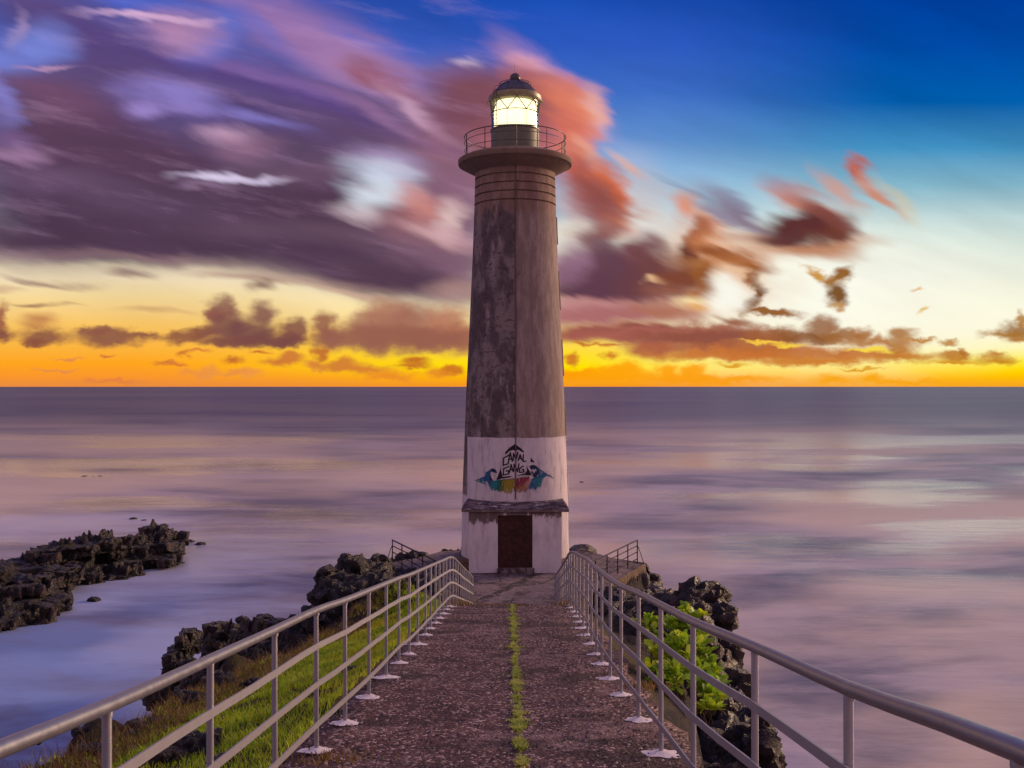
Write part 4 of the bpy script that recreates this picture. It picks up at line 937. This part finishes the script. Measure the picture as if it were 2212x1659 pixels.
# reef in the bay
rock('reef', 'long ragged black lava reef lying in the misty bay',
  [lp(*a) for a in [(92,1205,65,28,18,1.5),(130,1196,66,28,22,1.5),(100,1222,64,40,22,1.8),(165,1200,67,50,26,1.8),(210,1178,69,46,26,1.8),(245,1195,69,40,38,1.8),(285,1185,71,46,22,2.),(280,1212,70,60,26,2.),(330,1180,74,44,28,2.),
   (320,1148,79,16,12,1.5),(345,1150,79,20,14,1.5),(375,1165,77,30,18,1.5),(398,1164,77,12,9,1.),(360,1190,72,36,18,1.5),(350,1214,70,42,10,1.4),(250,1235,67,60,16,1.8),(180,1240,65,50,22,1.8),(120,1250,62,50,26,1.8),
   (30,1228,63,62,12,2.2),(20,1250,61,70,20,2.),(70,1262,59,56,22,1.8),(30,1290,57,80,24,2.),(105,1290,58,34,16,1.4),(30,1325,54,70,18,1.8),(110,1312,56,40,14,1.4),(145,1312,56.5,12,10,.8),(10,1350,52.5,44,14,1.6),(70,1335,54,50,12,1.4),(-60,1280,57,70,60,3.),(-60,1340,53,60,25,2.)]],
  .13, .70, .60, M_rock_wet, cat='reef', seed=11., ST=.8, ledge=.75)
rnum = [('rock', 204, 1295, 59, 13, 9, 'small pointed black rock alone in the water in front of the reef'),
        ('rock', 288, 1121, 95.5, 10, 6, 'small dark rock offshore beyond the reef, the larger of two'),
        ('rock', 311, 1124, 94.5, 7, 3, 'tiny low rock beside the offshore rock beyond the reef'),
        ('rock', 432, 1174, 80, 12, 4, 'flat dark rock off the outer tip of the reef'),
        ('rock', 412, 1169, 81.5, 10, 5, 'low rock touching the outer tip of the reef'),
        ('rock', 182, 1029, 141, 7, 2.4, 'tiny dark rock far out on the water, first of three in line'),
        ('rock', 201, 1030, 140.5, 4, 2, 'tiny dark rock far out on the water, middle of three in line'),
        ('rock', 216, 1029, 141, 5, 2.4, 'tiny dark rock far out on the water, last of three in line'),
        ('rock', 1257, 1041, 132, 5, 2.4, 'tiny dark rock in open water beyond the lighthouse')]
for nm, u, v, y, ru, rv, lab in rnum:
    rock(nm, lab, [lp(u, v+rv*.5, y, ru, rv*1.2), lp(u+ru*.4, v+rv*.7, y, ru*.7, rv*.8), lp(u-ru*.5, v+rv*.9, y+.2, ru*.6, rv*.6)], max(.05, ru*y/F*.12), ru*y/F*.25, 1.6, M_rock_wet, seed=u*.07)
# rocks at the terrace
rock('boulder', 'rounded brown boulder behind the terrace right beside the lighthouse', [lp(1257,1206,43,30,30,.8), lp(1236,1204,43,18,18,.6), lp(1273,1212,43,16,24,.6)], .06, .12, .9, M_boulder, cat='boulder', seed=21., crag=.3)
rock('rock', 'black spiky rock behind the terrace just left of the lighthouse', [lp(968,1200,43,13,13), lp(962,1193,43,5,7,.2), lp(985,1197,43,6,7,.2), lp(990,1190,43,3,4,.1), lp(978,1204,43,16,9)], .05, .12, 1.8, M_rock, seed=22.)
rock('rock', 'black lava ridge behind the left terrace railing', [lp(870,1213,41,18,14), lp(895,1206,41,20,14), lp(915,1205,41,10,14), lp(930,1212,41,20,10), lp(855,1222,41,16,12), lp(890,1220,41,40,12)], .06, .18, 1.3, M_rock, seed=23.)
rock('rock', 'dark angular block at the outer corner of the stained terrace wall', [lp(1392,1234,40,13,16), lp(1410,1250,39.5,15,14), lp(1421,1262,39.5,9,14), lp(1405,1270,39,24,16)], .06, .1, 1.2, M_rock_r, seed=24.)
rock('boulder', 'rounded pale grey boulder leaning on the end of the terrace wall', [lp(1393,1253,38.6,11,18,.3)], .04, .06, 1.5, M_boulder, cat='boulder', seed=25., crag=.2)
rock('boulder', 'flat pale boulder on top of the cliff below the terrace corner', [lp(1413,1274,36,18,9,.5)], .04, .07, 1.5, M_boulder, cat='boulder', seed=26., crag=.2)
rock('rock', 'brown rocks heaped under the right terrace wall', [lp(*a) for a in [(1350,1325,30,60,40,2.2), (1340,1300,32,40,20,.7),(1380,1295,34,36,20,.7),(1420,1292,34,30,14,.7),(1310,1330,28,36,26,.7),(1360,1340,27,46,30,.8),(1400,1320,30,40,24,.8)]], .07, .2, 1.2, M_rock_r, seed=27.)
rock('rock', 'dark rock low beside the path, between the right terrace wall and the green shrub', [lp(1330,1380,23,30,30,.9), lp(1355,1395,22.5,36,36,.9)], .06, .2, 1.2, M_rock_r, seed=30.)
rock('rock', 'dark rubble under the left terrace railing beside the path', [lp(*a) for a in [(868,1250,35,30,24,.7),(900,1262,33,30,26,.7),(930,1275,31,26,26,.6),(880,1300,30,36,30,.7),(915,1310,27,26,26,.5),(860,1330,28,40,30,.7)]], .07, .2, 1.2, M_rock, seed=28.)
rock('boulder', 'small domed boulder lying against the left terrace corner', [lp(825,1240,33,14,14,.3)], .04, .06, 1.5, M_boulder, cat='boulder', seed=29., crag=.2)
# stones on the grassy slope
ston = [(285,1568,30,14,'dark domed stone in the grass beneath the top rail'),(330,1562,22,13,'brown stone at the grass edge right above the water'),(352,1578,11,10,'small round stone beside the larger ones in the grass'),
        (190,1622,32,20,'black boulder in the grass near the frame corner'),(285,1592,34,8,'long low black stone half buried in grass'),(420,1612,60,30,'large dark boulder under the lowest rail on the grass'),
        (350,1640,55,24,'broad black boulder at the bottom between two railing posts'),(480,1650,40,14,'flat dark stone at the foot of the grass slope'),(165,1580,16,12,'reddish rock at the brink of the grass slope'),
        (470,1470,36,20,'dark rock on the brink beneath the railing, where grass turns brown'),(545,1480,30,14,'low stone half sunk in the brown grass'),(500,1520,14,8,'small brown stone in the grass slope'),
        (340,1500,34,26,'rugged purple rock at the brink of the slope above the sea'),(400,1510,40,20,'cracked dark rock sunk in brown grass at the brink'),(60,1600,24,8,'thin dark ledge of rock at the grass edge'),
        (755,1450,22,10,'squared concrete lump in the grass beside the path')]
for i, (u, v, ru, rv, lab) in enumerate(ston):
    p = hit(u, v+rv*.6, 4, 24); y = p.y; s = y/F
    rock('stone', lab, [((p.x, y+.05, p.z+rv*s*.25), (ru*s, ru*s*.8, rv*s*1.1)), ((p.x+ru*s*.4, y+.1, p.z), (ru*s*.7, ru*s*.6, rv*s*.9))], max(.018, ru*s*.09), ru*s*.30, 3.2, M_rock if i % 3 else M_rock_r, seed=31.+i, cat='stone')

# ================================================================ vegetation
def foliage_mat(name, c1, c2, c3, tr=.3, sc_=3):
    k = Mat(name, .55, .35)
    c = k.mix(k.map(k.noise(sc_, 5, .6), .38, .62), c1, c2); c = k.mix(k.map(k.noise(sc_*.35, 4, .6), .5, .66), c, c3)
    oi = k.geo.outputs['Random Per Island']; c = k.mix(k.map(oi, 0, 1, 0, .45, False), c, tuple(x*1.7 for x in c2)); c = k.mix(k.map(oi, .80, .82, 0, .6), c, c3)
    k.color(c)
    t = k.n('ShaderNodeBsdfTranslucent'); k.put(t.inputs[0], c); mx = k.n('ShaderNodeMixShader'); mx.inputs[0].default_value = tr
    k.nt.links.new(k.b.outputs[0], mx.inputs[1]); k.nt.links.new(t.outputs[0], mx.inputs[2])
    k.nt.links.new(mx.outputs[0], k.nt.nodes['Material Output'].inputs[0]); return k.m
M_grass = foliage_mat('slope_grass', (.13,.26,.010), (.38,.52,.014), (.50,.42,.03), .3, 1.6)
M_dry = foliage_mat('dry_grass', (.10,.07,.02), (.20,.12,.035), (.13,.06,.03), .3, 3)
M_crack = foliage_mat('crack_grass', (.12,.17,.02), (.34,.40,.05), (.44,.42,.10), .3, 5)
def blades(mb, x, y, z, h, lean, wd, mi=0):
    a = random.random()*6.28; b = random.random()*6.28; dx_, dy_ = math.cos(a)*wd, math.sin(a)*wd; lx, ly = math.cos(b)*lean, math.sin(b)*lean
    mb.add([(x-dx_, y-dy_, z-.01), (x+dx_, y+dy_, z-.01), (x+lx*.4+dx_*.6, y+ly*.4+dy_*.6, z+h*.6), (x+lx*.4-dx_*.6, y+ly*.4-dy_*.6, z+h*.6), (x+lx, y+ly, z+h)], [(0,1,2,3),(3,2,4)], mi)
mb = MB(); cnt = 0
while cnt < 60000:
    y = 4+17.5*random.random()**.8; hw = 1.38; E = interp(y, [(0,3.0),(8,3.0),(16,2.7),(21,1.8)])
    s = random.uniform(0, E+.35); x = xc(y)-hw-s
    e = s/E; cl = noise.noise(Vector((x*1.3, y*1.3, 4)))
    if e > .85 and random.random() < .45: continue
    if cl < -.35 and random.random() < .7: continue
    dry = (e > .72 and random.random() < .55) or random.random() < .07+.25*max(0, noise.noise(Vector((x*.7, y*.7, 14))))
    h = random.uniform(.03, .075)*(1+.9*max(0, cl))*(1.6 if dry and e > .7 else 1)
    blades(mb, x, y, terr(x, y), h, h*.7, .0035+.0002*y, 1 if dry else 0); cnt += 1
o = mb.build('grass', [M_grass, M_dry]); tag(o, 'short green and brown grass covering the slope beside the path', 'grass', kind='stuff')
# tall dry stalks on the brink
mb = MB()
for i in range(2200):
    y = random.uniform(6, 21); E = interp(y, [(0,3.0),(8,3.0),(16,2.7),(21,1.8)]); x = xc(y)-1.4-E+random.gauss(0, .25)
    h = random.uniform(.08, .26); blades(mb, x, y, terr(x, y), h, h*.5, .004, 0)
o = mb.build('grass', [M_dry]); tag(o, 'tall dry brown stalks along the brink of the grassy slope', 'grass', kind='stuff')
# strip in the joint of the path
mb = MB()
for i in range(15000):
    y = 4.5+16*random.random()**1.1
    wv = .015+.12*max(0, noise.noise(Vector((y*2.9, 3, 0))))+.09*max(0, noise.noise(Vector((y*8, 8, 0))))
    if noise.noise(Vector((y*3.3, 20, 1)))+.6*noise.noise(Vector((y*9, 2, 1))) < -.02 and random.random() < .95: continue
    jx = -.02+.012*y*.0+interp(y, [(4, .085), (20, .03)])+.05*noise.noise(Vector((y*1.1, 5, 5)))
    x = jx+random.gauss(0, wv*.6); h = random.uniform(.008, .030)
    blades(mb, x, y, CZ-drop(y)+.004, h, h*1.8, .006+.0004*y)
o = mb.build('grass', [M_crack]); tag(o, 'yellow green tufts growing in the centre joint of the path', 'grass', kind='stuff')
mb = MB()
for i in range(900):
    q = random.random(); u0 = random.choice([(-1.08,20.4),(-1.15,21.),(1.12,20.3),(.2,20.5),(-.5,20.5),(1.3,9.7),(-1.25,6.6),(.0,20.4)])
    x = u0[0]+random.gauss(0, .14); y = u0[1]+random.gauss(0, .12); h = random.uniform(.04, .18 if abs(u0[0]) > 1.05 and y > 15 else .05); blades(mb, x, y, CZ-drop(y), h, h*.5, .007)
o = mb.build('grass', [M_dry]); tag(o, 'small rusty orange weed tufts at the crest of the path', 'grass', kind='stuff')

# leafy shrubs
M_leaf = foliage_mat('glossy_leaf', (.07,.17,.008), (.28,.44,.012), (.55,.58,.03), .35, 4)
M_stem = flat('stem', (.07,.05,.025))
def leaf(mb, p, d, up, L_, W_):
    d = d.normalized(); s = d.cross(up).normalized(); n_ = s.cross(d)
    prof_ = [(0,.02),(.18,.55),(.42,.95),(.68,1.),(.88,.65),(1.,.05)]
    vs = []; 
    for t, w_ in prof_:
        c_ = p+d*L_*t+n_*(-.18*L_*t*t); vs += [c_-s*W_*w_*.5+n_*W_*.14*w_, c_, c_+s*W_*w_*.5+n_*W_*.14*w_]
    fs = []
    for i in range(5):
        a = i*3; fs += [(a, a+1, a+4, a+3), (a+1, a+2, a+5, a+4)]
    mb.add(vs, fs)
def shrub(name, label, clumps, nl, Ls, seed, base):
    rn = random.Random(seed); root = empty(name, base); tag(root, label, 'shrub')
    lf = MB(); st_ = MB()
    for (c_, r_) in clumps:
        K = int(nl*r_/.3)
        tips = []
        for i in range(max(5, K//7)):
            d = Vector((rn.gauss(0, 1), rn.gauss(0, 1)-.25, rn.gauss(.5, .8))).normalized(); tip = Vector(c_)+d*r_*rn.uniform(.55, 1.05)
            b0 = Vector(c_)+Vector((rn.uniform(-.1,.1), rn.uniform(-.1,.1), -r_*.9)); st_.tube([b0, b0.lerp(tip, .5)+Vector((0,0,.03)), tip], .006, 5, radii=[.009,.006,.003])
            for q in range(7):
                a = q*2.4+rn.random(); out = Vector((math.cos(a), math.sin(a), rn.uniform(.1, 1.3)))*.6+d*.6
                leaf(lf, tip-d*rn.uniform(0, .10), out, Vector((rn.uniform(-.3,.3), rn.uniform(-.3,.3), 1)), Ls*rn.uniform(.6, 1.15), Ls*rn.uniform(.4, .6))
    lf.build('foliage', M_leaf, root, smooth=True); st_.build('stem', M_stem, root, smooth=True)
cl = []
rn = random.Random(5)
for (u, v, y, r) in [(1405,1350,14,.22),(1440,1370,13,.28),(1470,1345,13,.22),(1495,1340,13,.2),(1420,1410,12,.25),(1460,1420,12,.3),(1495,1400,12,.28),(1520,1420,12,.25),(1500,1455,11.5,.28),(1465,1460,11,.25),
                     (1530,1455,11.5,.18),(1540,1490,11,.16),(1515,1500,11,.2),(1420,1445,11.5,.18),(1530,1528,10.5,.16),(1550,1510,10.7,.14),(1478,1318,13.5,.14),(1500,1380,12.5,.25),(1450,1395,12.5,.25)]:
    cl.append((P(u, v+6, y), r))
shrub('shrub', 'bright green broad-leaved shrub growing between the path railing and the cliff', cl, 95, .135, 5, P(1470, 1500, 12))
shrub('shrub', 'small green shrub at the rock foot beyond the grass slope', [(P(893,1330,19), .13), (P(880,1340,19), .12), (P(912,1325,20), .1), (P(868,1345,18), .08)], 60, .07, 6, P(893, 1345, 19))

bpy.data.scenes.remove(tmp_scene)
